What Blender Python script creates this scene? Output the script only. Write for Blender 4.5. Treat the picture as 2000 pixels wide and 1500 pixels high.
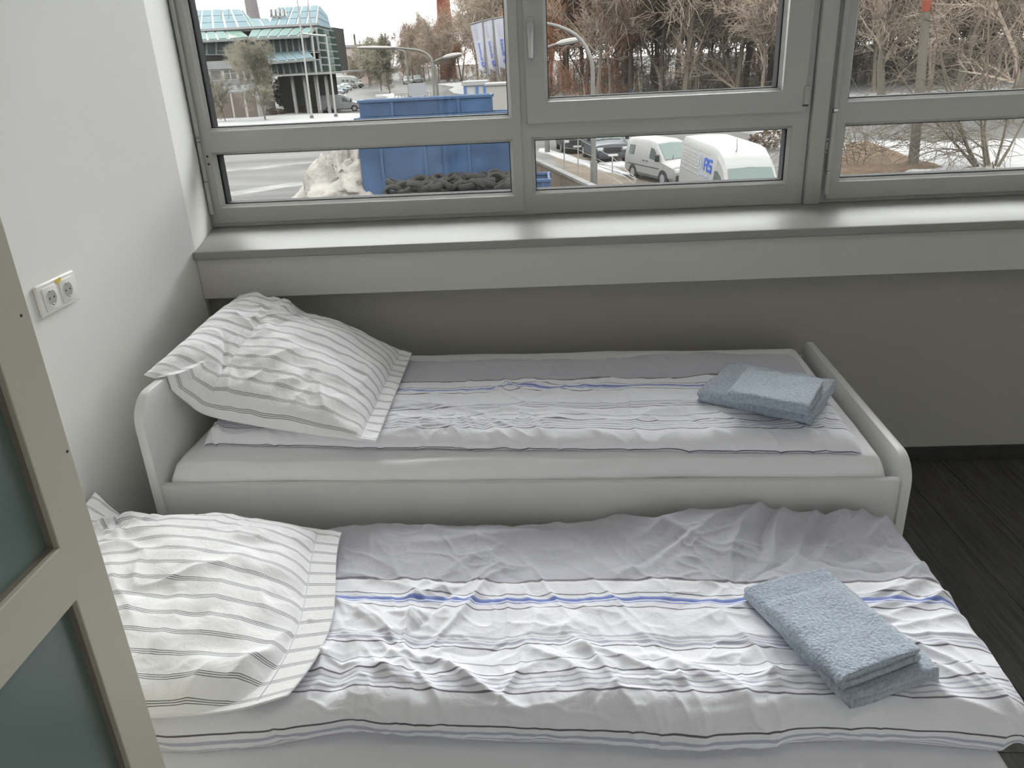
import bpy, bmesh, math, random
import numpy as np
from mathutils import Vector, Matrix
for o in list(bpy.data.objects): bpy.data.objects.remove(o)
C = bpy.context.scene.collection
SC = bpy.context.scene
# ------------------------------------------------------------------ camera, sky, exposure
CAM = np.array([1.2672, -1.2104, 1.5798]); YAW, PITCH, ROLL, FPX = -0.047537, -0.398105, -0.049329, 1515.0
fw = np.array([math.sin(YAW)*math.cos(PITCH), math.cos(YAW)*math.cos(PITCH), math.sin(PITCH)])
r0 = np.array([math.cos(YAW), -math.sin(YAW), 0.0]); u0 = np.cross(r0, fw)
rt = math.cos(ROLL)*r0 + math.sin(ROLL)*u0; up = -math.sin(ROLL)*r0 + math.cos(ROLL)*u0
cd = bpy.data.cameras.new('camera'); cam = bpy.data.objects.new('camera', cd); C.objects.link(cam)
cd.sensor_width = 36.0; cd.lens = 36.0*FPX/2000.0; cd.clip_end = 2000; cd.clip_start = 0.02
M = Matrix(((rt[0], up[0], -fw[0], CAM[0]), (rt[1], up[1], -fw[1], CAM[1]), (rt[2], up[2], -fw[2], CAM[2]), (0, 0, 0, 1)))
cam.matrix_world = M; SC.camera = cam
def at(px, py, y):
    """real-world point seen in direction (px,py) of the survey photograph at depth y"""
    v = fw + rt*(px-1000)/FPX + up*(750-py)/FPX
    return Vector(CAM + v*(y-CAM[1])/v[1])
SKY = 1.0
w = bpy.data.worlds.new('overcast_sky'); SC.world = w; w.use_nodes = True
nt = w.node_tree; nt.nodes.clear()
wo = nt.nodes.new('ShaderNodeOutputWorld'); bg = nt.nodes.new('ShaderNodeBackground')
tc = nt.nodes.new('ShaderNodeTexCoord'); nz = nt.nodes.new('ShaderNodeTexNoise'); nz.inputs['Scale'].default_value = 2.5
nz.inputs['Detail'].default_value = 4
rp = nt.nodes.new('ShaderNodeValToRGB'); rp.color_ramp.elements[0].position = .3; rp.color_ramp.elements[1].position = .75
rp.color_ramp.elements[0].color = (.93, .93, .925, 1); rp.color_ramp.elements[1].color = (1.0, .995, .98, 1)
nt.links.new(tc.outputs['Generated'], nz.inputs['Vector']); nt.links.new(nz.outputs['Fac'], rp.inputs['Fac'])
nt.links.new(rp.outputs['Color'], bg.inputs['Color'])
# standard overcast sky: radiance grows smoothly from horizon to zenith, (1 + 2 sin(elevation)) / 3
sx = nt.nodes.new('ShaderNodeSeparateXYZ'); nt.links.new(tc.outputs['Generated'], sx.inputs[0])
ma = nt.nodes.new('ShaderNodeMath'); ma.operation = 'MAXIMUM'; ma.inputs[1].default_value = 0.0; nt.links.new(sx.outputs['Z'], ma.inputs[0])
mm = nt.nodes.new('ShaderNodeMath'); mm.operation = 'MULTIPLY_ADD'; mm.inputs[1].default_value = 2.0*SKY; mm.inputs[2].default_value = SKY
nt.links.new(ma.outputs[0], mm.inputs[0]); nt.links.new(mm.outputs[0], bg.inputs['Strength'])
nt.links.new(bg.outputs['Background'], wo.inputs['Surface'])
SC.view_settings.view_transform = 'Standard'; SC.view_settings.look = 'None'
SC.view_settings.exposure = 3.12; SC.view_settings.gamma = 1.0; SC.view_settings.use_curve_mapping = False
SC.cycles.max_bounces = 14; SC.cycles.diffuse_bounces = 9; SC.cycles.transparent_max_bounces = 16
try: SC.cycles.use_denoising = True
except Exception: pass
# sky portals: the openings of the window band, they only guide sampling of the real sky
for (xa, xb) in ((-.1, 2.3), (2.38, 5.5), (5.5, 9.05)):
    ld = bpy.data.lights.new('sky_portal', 'AREA'); ld.shape = 'RECTANGLE'; ld.size = xb-xa; ld.size_y = 1.80
    lo = bpy.data.objects.new('sky_portal', ld); C.objects.link(lo); lo.location = ((xa+xb)/2, 2.16, 1.89)
    lo.rotation_euler = (math.radians(-90), 0, 0); ld.cycles.is_portal = True
FILL_W = 0.3  # unseen ceiling panels, added as faint fill light for the beds
def ceiling_fill_light(x, y, z):
    ld = bpy.data.lights.new('fill_panel_light', 'AREA'); ld.shape = 'SQUARE'; ld.size = .58; ld.energy = FILL_W; ld.color = (1.0, .965, .91)
    lo = bpy.data.objects.new('fill_panel_light', ld); C.objects.link(lo); lo.location = (x, y, z)
for q in ((1.5, -.45), (3.9, -.45), (6.3, -.45)): ceiling_fill_light(q[0], q[1], 2.975)
# ------------------------------------------------------------------ materials
MATS = {}
EXT = [1.0, 1.0]
def mat(name, col, rough=.6, bump=0, bscale=80, metal=0, var=0, vscale=6, spec=.5, sheen=0, coat=0, bdist=.002, stretch=None):
    if name in MATS: return MATS[name]
    col = [c*EXT[0] for c in col]; spec *= EXT[1]
    m = bpy.data.materials.new(name); m.use_nodes = True; MATS[name] = m
    n = m.node_tree; b = n.nodes['Principled BSDF']
    b.inputs['Base Color'].default_value = (*col, 1); b.inputs['Roughness'].default_value = rough
    b.inputs['Metallic'].default_value = metal; b.inputs['Specular IOR Level'].default_value = spec
    if sheen: b.inputs['Sheen Weight'].default_value = sheen
    if coat: b.inputs['Coat Weight'].default_value = coat
    if bump or var:
        t = n.nodes.new('ShaderNodeTexCoord'); mp = n.nodes.new('ShaderNodeMapping'); n.links.new(t.outputs['Object'], mp.inputs['Vector'])
        if stretch: mp.inputs['Scale'].default_value = stretch
    if var:
        z = n.nodes.new('ShaderNodeTexNoise'); z.inputs['Scale'].default_value = vscale; z.inputs['Detail'].default_value = 6
        n.links.new(mp.outputs['Vector'], z.inputs['Vector'])
        r = n.nodes.new('ShaderNodeValToRGB'); r.color_ramp.elements[0].position = .3; r.color_ramp.elements[1].position = .7
        r.color_ramp.elements[0].color = (*[c*(1-var) for c in col], 1); r.color_ramp.elements[1].color = (*[min(1, c*(1+var)) for c in col], 1)
        n.links.new(z.outputs['Fac'], r.inputs['Fac']); n.links.new(r.outputs['Color'], b.inputs['Base Color'])
    if bump:
        z = n.nodes.new('ShaderNodeTexNoise'); z.inputs['Scale'].default_value = bscale; z.inputs['Detail'].default_value = 5
        n.links.new(mp.outputs['Vector'], z.inputs['Vector'])
        bp = n.nodes.new('ShaderNodeBump'); bp.inputs['Strength'].default_value = bump; bp.inputs['Distance'].default_value = bdist
        n.links.new(z.outputs['Fac'], bp.inputs['Height']); n.links.new(bp.outputs['Normal'], b.inputs['Normal'])
    return m
def glass_mat(name, tint=(.97, .98, .975), refl=.06):
    m = bpy.data.materials.new(name); m.use_nodes = True; n = m.node_tree; n.nodes.clear(); MATS[name] = m
    o = n.nodes.new('ShaderNodeOutputMaterial'); tr = n.nodes.new('ShaderNodeBsdfTransparent'); tr.inputs[0].default_value = (*tint, 1)
    g = n.nodes.new('ShaderNodeBsdfGlossy'); g.inputs['Roughness'].default_value = 0.0
    f = n.nodes.new('ShaderNodeFresnel'); f.inputs['IOR'].default_value = 1.45
    mx = n.nodes.new('ShaderNodeMixShader'); n.links.new(f.outputs[0], mx.inputs[0])
    n.links.new(tr.outputs[0], mx.inputs[1]); n.links.new(g.outputs[0], mx.inputs[2]); n.links.new(mx.outputs[0], o.inputs[0])
    return m
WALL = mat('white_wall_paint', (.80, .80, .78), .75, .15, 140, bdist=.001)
APRON = mat('half_shaded_wall_paint', (.60, .595, .565), .75, .15, 140, bdist=.001)  # wall white greyed a little: dim light on the apron put into its colour
WSHADE = mat('shaded_wall_paint', (.37, .36, .325), .8, .15, 140, bdist=.001)  # wall white darkened: backlit shade under the window is in the colour
CEIL = mat('ceiling_paint', (.89, .89, .88), .8)
PVC = mat('white_window_plastic', (.50, .505, .485), .35)
GASK = mat('black_rubber_gasket', (.004, .0045, .005), .7, spec=.1)
ANTH = mat('anthracite_outer_frame', (.0035, .004, .0046), .8, spec=.05)
GLASS = glass_mat('window_glass')
SILLM = mat('glossy_white_sill', (.33, .33, .31), .45, spec=.08)
LACQ = mat('white_furniture_lacquer', (.72, .725, .71), .4)
WARD = mat('beige_grey_wardrobe_lacquer', (.50, .482, .395), .45)
WEDGE = mat('brown_wardrobe_edge', (.20, .175, .14), .6)
WGLASS = mat('dark_green_wardrobe_glass', (.13, .18, .163), .16, spec=.5)
SHEET = mat('white_fitted_sheet', (.87, .87, .90), .9, .25, 500, bdist=.0006, sheen=.2)
TERRY = mat('blue_grey_terry', (.43, .50, .60), .95, .9, 170, var=.22, vscale=150, sheen=.5, bdist=.006)
TERRYB = mat('blue_grey_terry_border', (.34, .40, .48), .9, .5, 200, sheen=.3)
DARK = mat('dark_plastic', (.02, .02, .022), .5)
CHROME = mat('brushed_steel', (.6, .6, .6), .3, metal=1)
BASEB = mat('dark_vinyl_baseboard', (.03, .029, .027), .5, var=.25, vscale=20)
# ------------------------------------------------------------------ mesh helpers
def link(name, me, material=None, parent=None, smooth=False):
    o = bpy.data.objects.new(name, me); C.objects.link(o)
    if material is not None and len(me.materials) == 0: me.materials.append(material)
    if parent is not None: o.parent = parent
    if smooth: me.polygons.foreach_set('use_smooth', [True]*len(me.polygons))
    return o
def empty(name, loc=(0, 0, 0), rz=0):
    o = bpy.data.objects.new(name, None); C.objects.link(o); o.location = loc; o.rotation_euler = (0, 0, rz); o.empty_display_size = .1
    return o
def tag(o, label=None, cat=None, group=None, kind=None):
    if label: o['label'] = label
    if cat: o['category'] = cat
    if group: o['group'] = group
    if kind: o['kind'] = kind
    return o
def pyd(name, v, f, material=None, parent=None, smooth=False):
    me = bpy.data.meshes.new(name); me.from_pydata([tuple(p) for p in v], [], f); me.update()
    return link(name, me, material, parent, smooth)
class MB:
    def __init__(s): s.v = []; s.f = []
    def box(s, a, b):
        i = len(s.v); x0, y0, z0 = a; x1, y1, z1 = b
        s.v += [(x0, y0, z0), (x1, y0, z0), (x1, y1, z0), (x0, y1, z0), (x0, y0, z1), (x1, y0, z1), (x1, y1, z1), (x0, y1, z1)]
        s.f += [[i+k for k in q] for q in ((0, 3, 2, 1), (4, 5, 6, 7), (0, 1, 5, 4), (1, 2, 6, 5), (2, 3, 7, 6), (3, 0, 4, 7))]; return s
    def tube(s, pts, r, n=8, cap=True):
        pts = [Vector(p) for p in pts]; rs = r if isinstance(r, (list, tuple)) else [r]*len(pts); base = len(s.v)
        for k, p in enumerate(pts):
            d = (pts[min(k+1, len(pts)-1)]-pts[max(k-1, 0)]).normalized()
            a = d.cross(Vector((0, 0, 1)) if abs(d.z) < .9 else Vector((1, 0, 0))).normalized(); b = d.cross(a)
            for j in range(n):
                t = 2*math.pi*j/n; s.v.append(tuple(p+(a*math.cos(t)+b*math.sin(t))*rs[k]))
        for k in range(len(pts)-1):
            for j in range(n):
                s.f.append([base+k*n+j, base+k*n+(j+1) % n, base+(k+1)*n+(j+1) % n, base+(k+1)*n+j])
        if cap:
            s.f.append([base+j for j in range(n)]); s.f.append([base+(len(pts)-1)*n+j for j in range(n-1, -1, -1)])
        return s
    def prism(s, poly, axis, a, b):
        """polygon in the two other axes, extruded along axis from a to b"""
        i = len(s.v); n = len(poly)
        for val in (a, b):
            for p in poly:
                q = list(p); q.insert(axis, val); s.v.append(tuple(q))
        s.f.append([i+k for k in range(n-1, -1, -1)]); s.f.append([i+n+k for k in range(n)])
        for k in range(n): s.f.append([i+k, i+(k+1) % n, i+n+(k+1) % n, i+n+k])
        return s
    def poly(s, pts):
        i = len(s.v); s.v += [tuple(p) for p in pts]; s.f.append(list(range(i, i+len(pts)))); return s
    def build(s, name, material, parent=None, bev=0, seg=2, smooth=False):
        me = bpy.data.meshes.new(name); me.from_pydata(s.v, [], s.f); me.update()
        bm = bmesh.new(); bm.from_mesh(me)
        bmesh.ops.recalc_face_normals(bm, faces=bm.faces)
        if bev:
            eds = [e for e in bm.edges if len(e.link_faces) == 2 and e.calc_face_angle(0) > .5]
            bmesh.ops.bevel(bm, geom=eds, offset=bev, segments=seg, profile=.5, affect='EDGES', clamp_overlap=True)
        bm.to_mesh(me); bm.free()
        o = link(name, me, material, parent)
        if smooth or bev:
            me.polygons.foreach_set('use_smooth', [True]*len(me.polygons))
            try: me.set_sharp_from_angle(angle=math.radians(40))
            except Exception: pass
        return o
def box(name, a, b, material, parent=None, bev=0, seg=2): return MB().box(a, b).build(name, material, parent, bev, seg)
def arc(cx, cy, r, a0, a1, n=6): return [(cx+r*math.cos(math.radians(a0+(a1-a0)*k/n)), cy+r*math.sin(math.radians(a0+(a1-a0)*k/n))) for k in range(n+1)]
def struct(o): o['kind'] = 'structure'; return o
# value noise
class VN:
    def __init__(s, seed): s.t = np.random.RandomState(seed).rand(256, 256)*2-1
    def __call__(s, x, y):
        xi = np.floor(x).astype(int); yi = np.floor(y).astype(int); fx = x-xi; fy = y-yi
        fx = fx*fx*fx*(fx*(fx*6-15)+10); fy = fy*fy*fy*(fy*(fy*6-15)+10); g = lambda a, b: s.t[a % 256, b % 256]
        return (g(xi, yi)*(1-fx)+g(xi+1, yi)*fx)*(1-fy)+(g(xi, yi+1)*(1-fx)+g(xi+1, yi+1)*fx)*fy
    def fbm(s, x, y, o=4):
        r = 0; a = 1
        for k in range(o): r = r+a*s(x+17.3*k, y-9.1*k); x = x*2.03; y = y*2.03; a *= .5
        return r
def folds(U, V, prims):
    H = np.zeros_like(U)
    for (cx, cy, ang, ln, wd, amp, cv) in prims:
        c, s = math.cos(ang), math.sin(ang); du = U-cx; dv = V-cy
        a = du*c+dv*s; m = np.abs(a) < 1.6*ln
        a = a[m]; b = (-du*s+dv*c)[m]-cv*a*a
        H[m] += amp*np.clip(1-(a/(1.6*ln))**2, 0, 1)**2*np.exp(-(np.sqrt(b*b+(wd*.25)**2)-wd*.25)/wd)
    return H
def crumple(vn, U, V, f, amp, warp=.35):
    """network of crisp creases: ridged noise, strongest in random patches"""
    wx, wy = vn.fbm(U*f*.5+3, V*f*.5, 2)*warp, vn.fbm(U*f*.5, V*f*.5+8, 2)*warp; n = vn.fbm(U*f+wx, V*f+wy, 2)
    m = np.clip(.35+.9*vn.fbm(U*2.6+21, V*2.6+4, 2), 0, 1.2); return amp*m*(np.clip(1-np.abs(n)*1.6, 0, 1)**2.2-.25)
def grid_obj(name, P, uv, material, parent=None, wrap_v=False, cap=False):
    """P (nu,nv,3) grid of points, uv (nu,nv,2)"""
    nu, nv = P.shape[:2]; idx = np.arange(nu*nv).reshape(nu, nv)
    if wrap_v: a = idx[:-1]; b = idx[1:]; q = np.stack([a, b, np.roll(b, -1, 1), np.roll(a, -1, 1)], -1).reshape(-1, 4)
    else: q = np.stack([idx[:-1, :-1], idx[1:, :-1], idx[1:, 1:], idx[:-1, 1:]], -1).reshape(-1, 4)
    me = bpy.data.meshes.new(name); me.vertices.add(nu*nv); me.vertices.foreach_set('co', P.reshape(-1).astype(np.float32))
    me.loops.add(q.size); me.loops.foreach_set('vertex_index', q.reshape(-1).astype(np.int32))
    me.polygons.add(len(q)); me.polygons.foreach_set('loop_start', np.arange(0, q.size, 4, dtype=np.int32))
    try: me.polygons.foreach_set('loop_total', np.full(len(q), 4, dtype=np.int32))
    except Exception: pass
    me.update(calc_edges=True)
    l = me.uv_layers.new(name='UVMap'); l.data.foreach_set('uv', uv.reshape(-1, 2)[q.reshape(-1)].reshape(-1).astype(np.float32))
    me.polygons.foreach_set('use_smooth', [True]*len(q)); me.validate()
    return link(name, me, material, parent)
def catmull(pts, n):
    """arc-length resampled Catmull-Rom through 2D/3D control points"""
    p = np.array(pts, float); p = np.vstack([2*p[0]-p[1], p, 2*p[-1]-p[-2]]); out = []
    for i in range(1, len(p)-2):
        t = np.linspace(0, 1, 24, endpoint=False)[:, None]
        a, b, c, d = p[i-1], p[i], p[i+1], p[i+2]
        out.append(.5*((2*b)+(-a+c)*t+(2*a-5*b+4*c-d)*t*t+(-a+3*b-3*c+d)*t**3))
    out = np.vstack(out+[p[-2:-1]]); s = np.r_[0, np.cumsum(np.linalg.norm(np.diff(out, axis=0), axis=1))]
    q = np.linspace(0, s[-1], n); return np.stack([np.interp(q, s, out[:, k]) for k in range(out.shape[1])], 1), q
# ------------------------------------------------------------------ room shell
RX, RY, RH = 9.1, -2.1, 3.0
def floor_mat():
    m = bpy.data.materials.new('dark_wood_vinyl'); m.use_nodes = True; n = m.node_tree; b = n.nodes['Principled BSDF']
    t = n.nodes.new('ShaderNodeTexCoord'); mp = n.nodes.new('ShaderNodeMapping'); mp.inputs['Scale'].default_value = (26, 1.3, 1)
    oi = n.nodes.new('ShaderNodeObjectInfo'); ad = n.nodes.new('ShaderNodeVectorMath'); ad.operation = 'ADD'
    mu = n.nodes.new('ShaderNodeVectorMath'); mu.operation = 'SCALE'; mu.inputs[0].default_value = (37, 11, 5); n.links.new(oi.outputs['Random'], mu.inputs['Scale'])
    n.links.new(t.outputs['Object'], ad.inputs[0]); n.links.new(mu.outputs[0], ad.inputs[1]); n.links.new(ad.outputs[0], mp.inputs['Vector'])
    z = n.nodes.new('ShaderNodeTexNoise'); z.inputs['Scale'].default_value = 3; z.inputs['Detail'].default_value = 8; z.inputs['Roughness'].default_value = .65
    z.inputs['Distortion'].default_value = .8
    n.links.new(mp.outputs[0], z.inputs['Vector']); r = n.nodes.new('ShaderNodeValToRGB')
    e = r.color_ramp.elements; e[0].position = .32; e[0].color = (.028, .0265, .024, 1); e[1].position = .72; e[1].color = (.11, .104, .094, 1)
    n.links.new(z.outputs['Fac'], r.inputs['Fac']); n.links.new(r.outputs['Color'], b.inputs['Base Color'])
    b.inputs['Roughness'].default_value = .55
    bp = n.nodes.new('ShaderNodeBump'); bp.inputs['Strength'].default_value = .3; bp.inputs['Distance'].default_value = .001
    n.links.new(z.outputs['Fac'], bp.inputs['Height']); n.links.new(bp.outputs['Normal'], b.inputs['Normal']); return m
FLOORM = floor_mat()
fl = struct(box('floor', (-.15, RY, -.2), (RX+.15, 1.75, -.006), BASEB))
rnd = random.Random(4); pw, pl = .19, 1.25
proto = {}
xk = 0
x = 0.0
while x < RX:
    y = RY - rnd.random()*pl
    while y < 1.615:
        y0, y1 = max(y, RY), min(y+pl, 1.615); x1 = min(x+pw, RX)
        if y1-y0 > .05 and x1-x > .03:
            key = (round(x1-x, 3), round(y1-y0, 3))
            if key in proto:
                o = proto[key].copy(); C.objects.link(o); o.parent = fl
            else:
                o = box('plank', (.0006, .0006, -.006), (x1-x-.0006, y1-y0-.0006, 0), FLOORM, fl, .0008, 1); proto[key] = o
            o.location = (x, y0, 0)
        y += pl
    x += pw
struct(box('ceiling', (-.15, RY, RH), (RX+.15, 2.1, RH+.15), CEIL))
struct(MB().prism([(-.15, RY), (0, RY), (0, 1.56), (-.107, 2.0), (-.107, 2.16), (-.15, 2.16)], 2, -.2, RH).build('wall_left', WALL))
struct(box('wall_right', (RX, RY, -.2), (RX+.15, 2.16, RH), WALL))
struct(box('wall_near', (-.15, RY-.15, -.2), (RX+.15, RY, RH), WALL))
wf = struct(MB().box((-.02, 1.615, -.2), (RX, 1.8, .95)).build('wall_far', WSHADE))
struct(box('wall_parapet', (-.15, 1.8, -3.3), (RX+.15, 2.14, .965), WALL))
struct(box('wall_lintel', (-.15, 1.98, 2.81), (RX+.15, 2.16, RH), WALL))
struct(box('baseboard_far', (0.0, 1.605, 0), (RX, 1.615, .062), BASEB, None, .002, 1))
struct(box('baseboard_left', (0, RY, 0), (.010, 1.604, .062), BASEB, None, .002, 1))
# window sill (deep glossy board) and the apron under it
sill_poly = [(.001, 1.527), (RX, 1.527), (RX, 2.06), (-.1065, 2.06), (-.1065, 2.0), (.001, 1.56)]
struct(MB().prism(sill_poly, 2, .951, .981).build('trim_1', SILLM, None, .006, 3))
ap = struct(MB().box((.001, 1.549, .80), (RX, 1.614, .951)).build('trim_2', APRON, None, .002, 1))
# ------------------------------------------------------------------ windows
def plate(xs, zs, holes, y0, y1):
    """rectangle with rectangular holes, thickness y0..y1, one clean mesh"""
    X = sorted(set([xs[0], xs[1]]+[h[0] for h in holes]+[h[1] for h in holes])); Z = sorted(set([zs[0], zs[1]]+[h[2] for h in holes]+[h[3] for h in holes]))
    solid = lambda i, k: 0 <= i < len(X)-1 and 0 <= k < len(Z)-1 and not any(h[0] <= (X[i]+X[i+1])/2 <= h[1] and h[2] <= (Z[k]+Z[k+1])/2 <= h[3] for h in holes)
    bm = bmesh.new(); vc = {}
    def V(i, k, y):
        if (i, k, y) not in vc: vc[(i, k, y)] = bm.verts.new((X[i], y, Z[k]))
        return vc[(i, k, y)]
    for i in range(len(X)-1):
        for k in range(len(Z)-1):
            if not solid(i, k): continue
            bm.faces.new((V(i, k, y0), V(i+1, k, y0), V(i+1, k+1, y0), V(i, k+1, y0))); bm.faces.new((V(i, k+1, y1), V(i+1, k+1, y1), V(i+1, k, y1), V(i, k, y1)))
            for (di, dk, e) in ((-1, 0, ((i, k), (i, k+1))), (1, 0, ((i+1, k+1), (i+1, k))), (0, -1, ((i+1, k), (i, k))), (0, 1, ((i, k+1), (i+1, k+1)))):
                if not solid(i+di, k+dk): a, b = e; bm.faces.new((V(*a, y0), V(*b, y0), V(*b, y1), V(*a, y1)))
    bmesh.ops.recalc_face_normals(bm, faces=bm.faces)
    return bm
def plate_obj(name, xs, zs, holes, y0, y1, m, parent, bev=.004):
    bm = plate(xs, zs, holes, y0, y1)
    bmesh.ops.dissolve_limit(bm, angle_limit=.01, verts=bm.verts, edges=bm.edges)
    if bev:
        es = [e for e in bm.edges if len(e.link_faces) == 2 and e.calc_face_angle(0) > .5 and e.verts[0].co.y < y0+1e-4 and e.verts[1].co.y < y0+1e-4]
        bmesh.ops.bevel(bm, geom=es, offset=bev, segments=2, profile=.5, affect='EDGES', clamp_overlap=True)
    me = bpy.data.meshes.new(name); bm.to_mesh(me); bm.free(); return link(name, me, m, parent)
GY = 2.024
def ring(name, o, i, yo, yi, m, parent):
    """sloping frame between outer rectangle o at depth yo and inner rectangle i at depth yi, closed at the back"""
    rc = lambda r, y: [(r[0], y, r[2]), (r[1], y, r[2]), (r[1], y, r[3]), (r[0], y, r[3])]
    yb = max(yo, yi)+.006; v = rc(o, yo)+rc(i, yi)+rc(i, yb)+rc(o, yb); f = []
    for k in range(4):
        j = (k+1) % 4
        for a in range(4): b = (a+1) % 4; f.append([a*4+k, a*4+j, b*4+j, b*4+k])
    me = bpy.data.meshes.new(name); me.from_pydata(v, [], f); bm = bmesh.new(); bm.from_mesh(me); bmesh.ops.recalc_face_normals(bm, faces=bm.faces); bm.to_mesh(me); bm.free()
    return link(name, me, m, parent)
def pane(g, parent, dep=.055):
    """one glazed opening: glass, bead, gasket and the dark outer rebate; g = visible glass rectangle"""
    e = lambda d: (g[0]-d, g[1]+d, g[2]-d, g[3]+d)
    b = ring('glazing_bead', e(.0135), e(.003), 1.9965, GY-.008, PVC, parent)
    ring('gasket', e(.0032), e(0), GY-.0082, GY-.004, GASK, b)
    p = box('pane', (g[0]-.002, GY, g[2]-.002), (g[1]+.002, GY+.004, g[3]+.002), GLASS, parent)
    r = plate_obj('outer_rebate', (g[0]-.03, g[1]+.03), (g[2]-.03, g[3]+.03), [g], GY+.0045, GY+dep, ANTH, parent, 0)
    return p
YF = 1.989
def rod(parent, x, z0, z1, name='hinge_rod', r=.009):
    return MB().tube([(x, YF-.014, z0), (x, YF-.014, z1)], r, 14).build(name, PVC, parent, smooth=True)
# unit 1: left casement with two panes, middle tilt sash over a fixed pane
w1 = struct(empty('window_1', (0, 0, 0)))
gl = [(-.036, 1.149, 1.075, 1.267), (-.036, 1.149, 1.376, 2.66)]; gm = (1.254, 2.2415, 1.077, 1.2695); gs = (1.313, 2.19, 1.429, 2.66)
big = lambda g, d: (g[0]-d, g[1]+d, g[2]-d, g[3]+d)
plate_obj('outer_frame', (-.107, 2.322), (.981, 2.808), [(-.09, 1.198, 1.0, 2.765), (1.236, 2.282, 1.349, 2.765), big(gm, .013)], 1.996, 2.034, PVC, w1)
ca = plate_obj('casement', (-.094, 1.202), (.996, 2.769), [big(g, .013) for g in gl], YF, 2.03, PVC, w1)
for g in gl: pane(g, ca)
pane(gm, w1)
sa = plate_obj('tilt_sash', (1.225, 2.293), (1.336, 2.776), [big(gs, .013)], 1.974, 2.026, PVC, w1)
pane(gs, sa)
h = box('handle_rose', (1.236, 1.962, 1.648), (1.264, 1.974, 1.715), PVC, sa, .004, 3)
MB().prism([(1.2395, 1.57), (1.2605, 1.57), (1.2620, 1.66), (1.2620, 1.69), (1.256, 1.70), (1.244, 1.70), (1.238, 1.69), (1.238, 1.66)], 1, 1.930, 1.950).build('window_handle', CHROME, sa, .006, 3)
MB().tube([(1.25, 1.965, 1.683), (1.25, 1.945, 1.683)], .010, 14).build('handle_neck', CHROME, sa, smooth=True)
hc = box('hinge_cover', (2.283, 1.962, 1.352), (2.302, 1.990, 1.43), PVC, sa, .004, 2)
box('hinge_slot', (2.282, 1.9615, 1.357), (2.300, 1.985, 1.363), DARK, sa)
rod(w1, -.086, 1.345, 2.75); rod(w1, -.088, 1.04, 1.168)
hb = MB().box((-.094, 1.968, 1.172), (-.08, 1.99, 1.325)).build('corner_hinge', PVC, w1, .004, 2)
box('hinge_pin', (-.0925, 1.966, 1.326), (-.0815, 1.988, 1.344), CHROME, w1, .002, 1)
box('hinge_pin', (-.0925, 1.966, 1.160), (-.0815, 1.988, 1.171), CHROME, w1, .002, 1)
for z in (1.268, 1.238): MB().tube([(-.067, 1.992, z), (-.067, 1.9865, z)], .0045, 10).build('screw', DARK, w1)
# coupling post between the two window units
struct(MB().box((2.324, 1.976, .981), (2.386, 2.09, 2.808)).build('trim_3', PVC, None, .004, 2))
# unit 2, continuing past the picture to the right, and its twin
def unit(name, x0, x1, hinge=True):
    w = struct(empty(name)); g2 = [(x0+.084, x1-.09, 1.0775, 1.2715), (x0+.084, x1-.09, 1.378, 2.66)]
    plate_obj('outer_frame', (x0, x1), (.981, 2.808), [(x0+.03, x1-.03, 1.0, 2.765)], 1.999, 2.034, PVC, w)
    c = plate_obj('casement', (x0+.026, x1-.026), (.996, 2.769), [big(g, .013) for g in g2], YF, 2.03, PVC, w)
    for g in g2: pane(g, c)
    xr = x0+.022
    rod(w, xr, 1.345, 2.75); rod(w, xr, 1.02, 1.10)
    MB().box((xr-.008, 1.966, 1.108), (xr+.008, 1.992, 1.330)).build('corner_hinge', PVC, w, .005, 3)
    box('hinge_pin', (xr-.009, 1.9655, 1.331), (xr+.009, 1.985, 1.344), CHROME, w, .002, 1)
    box('hinge_pin', (xr-.009, 1.9655, 1.1005), (xr+.009, 1.985, 1.1075), CHROME, w, .002, 1)
    box('hinge_plate', (xr-.02, 1.984, 1.175), (xr-.009, 1.992, 1.235), PVC, w, .002, 1)
    for z in (1.187, 1.222): MB().tube([(xr-.0145, 1.985, z), (xr-.0145, 1.9825, z)], .003, 8).build('screw', DARK, w)
    return w
unit('window_2', 2.387, 3.70); unit('window_3', 3.702, 5.48); unit('window_4', 5.482, 7.28); unit('window_5', 7.282, 9.09)
# ------------------------------------------------------------------ double wall socket on the left wall
so = tag(empty('wall_socket', (0, .705, 1.068)), 'white double power socket with a yellow sticker, on the left wall', 'socket')
WPL = mat('white_socket_plastic', (.80, .79, .76), .35)
MB().prism([(-.087, -.041), (.087, -.041), (.087, .041), (-.087, .041)], 0, .0002, .010).build('frame', WPL, so, .006, 3)
for k, dy in enumerate((-.037, .037)):
    ins = MB().prism([(dy-.030, -.030), (dy+.030, -.030), (dy+.030, .030), (dy-.030, .030)], 0, .009, .0125).build('socket_insert', WPL, so, .002, 2)
    n = 24; ri, ro = .0195, .0215; mb = MB()
    for rr, xx in ((ro, .0135), (ri, .0130), (ri-.001, .002)): mb.v += [(xx, dy+rr*math.cos(2*math.pi*j/n), rr*math.sin(2*math.pi*j/n)) for j in range(n)]
    for a in range(2): mb.f += [[a*n+j, a*n+(j+1) % n, (a+1)*n+(j+1) % n, (a+1)*n+j] for j in range(n)]
    mb.build('socket_collar', WPL, ins, smooth=True)
    MB().prism([(dy+.0193*math.cos(2*math.pi*j/n), .0193*math.sin(2*math.pi*j/n)) for j in range(n)], 0, .0125, .0129).build('socket_well', mat('socket_shadow_grey', (.42, .41, .39), .5), ins)
    for q in (-.0095, .0095): MB().tube([(.0128, dy+q, 0), (.0133, dy+q, 0)], .0026, 10).build('pin_hole', DARK, ins)
    for q in (-.0175, .0175): box('earth_clip', (.0128, dy-.003, q-.0022), (.0150, dy+.003, q+.0022), CHROME, ins, .0008, 1)
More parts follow.
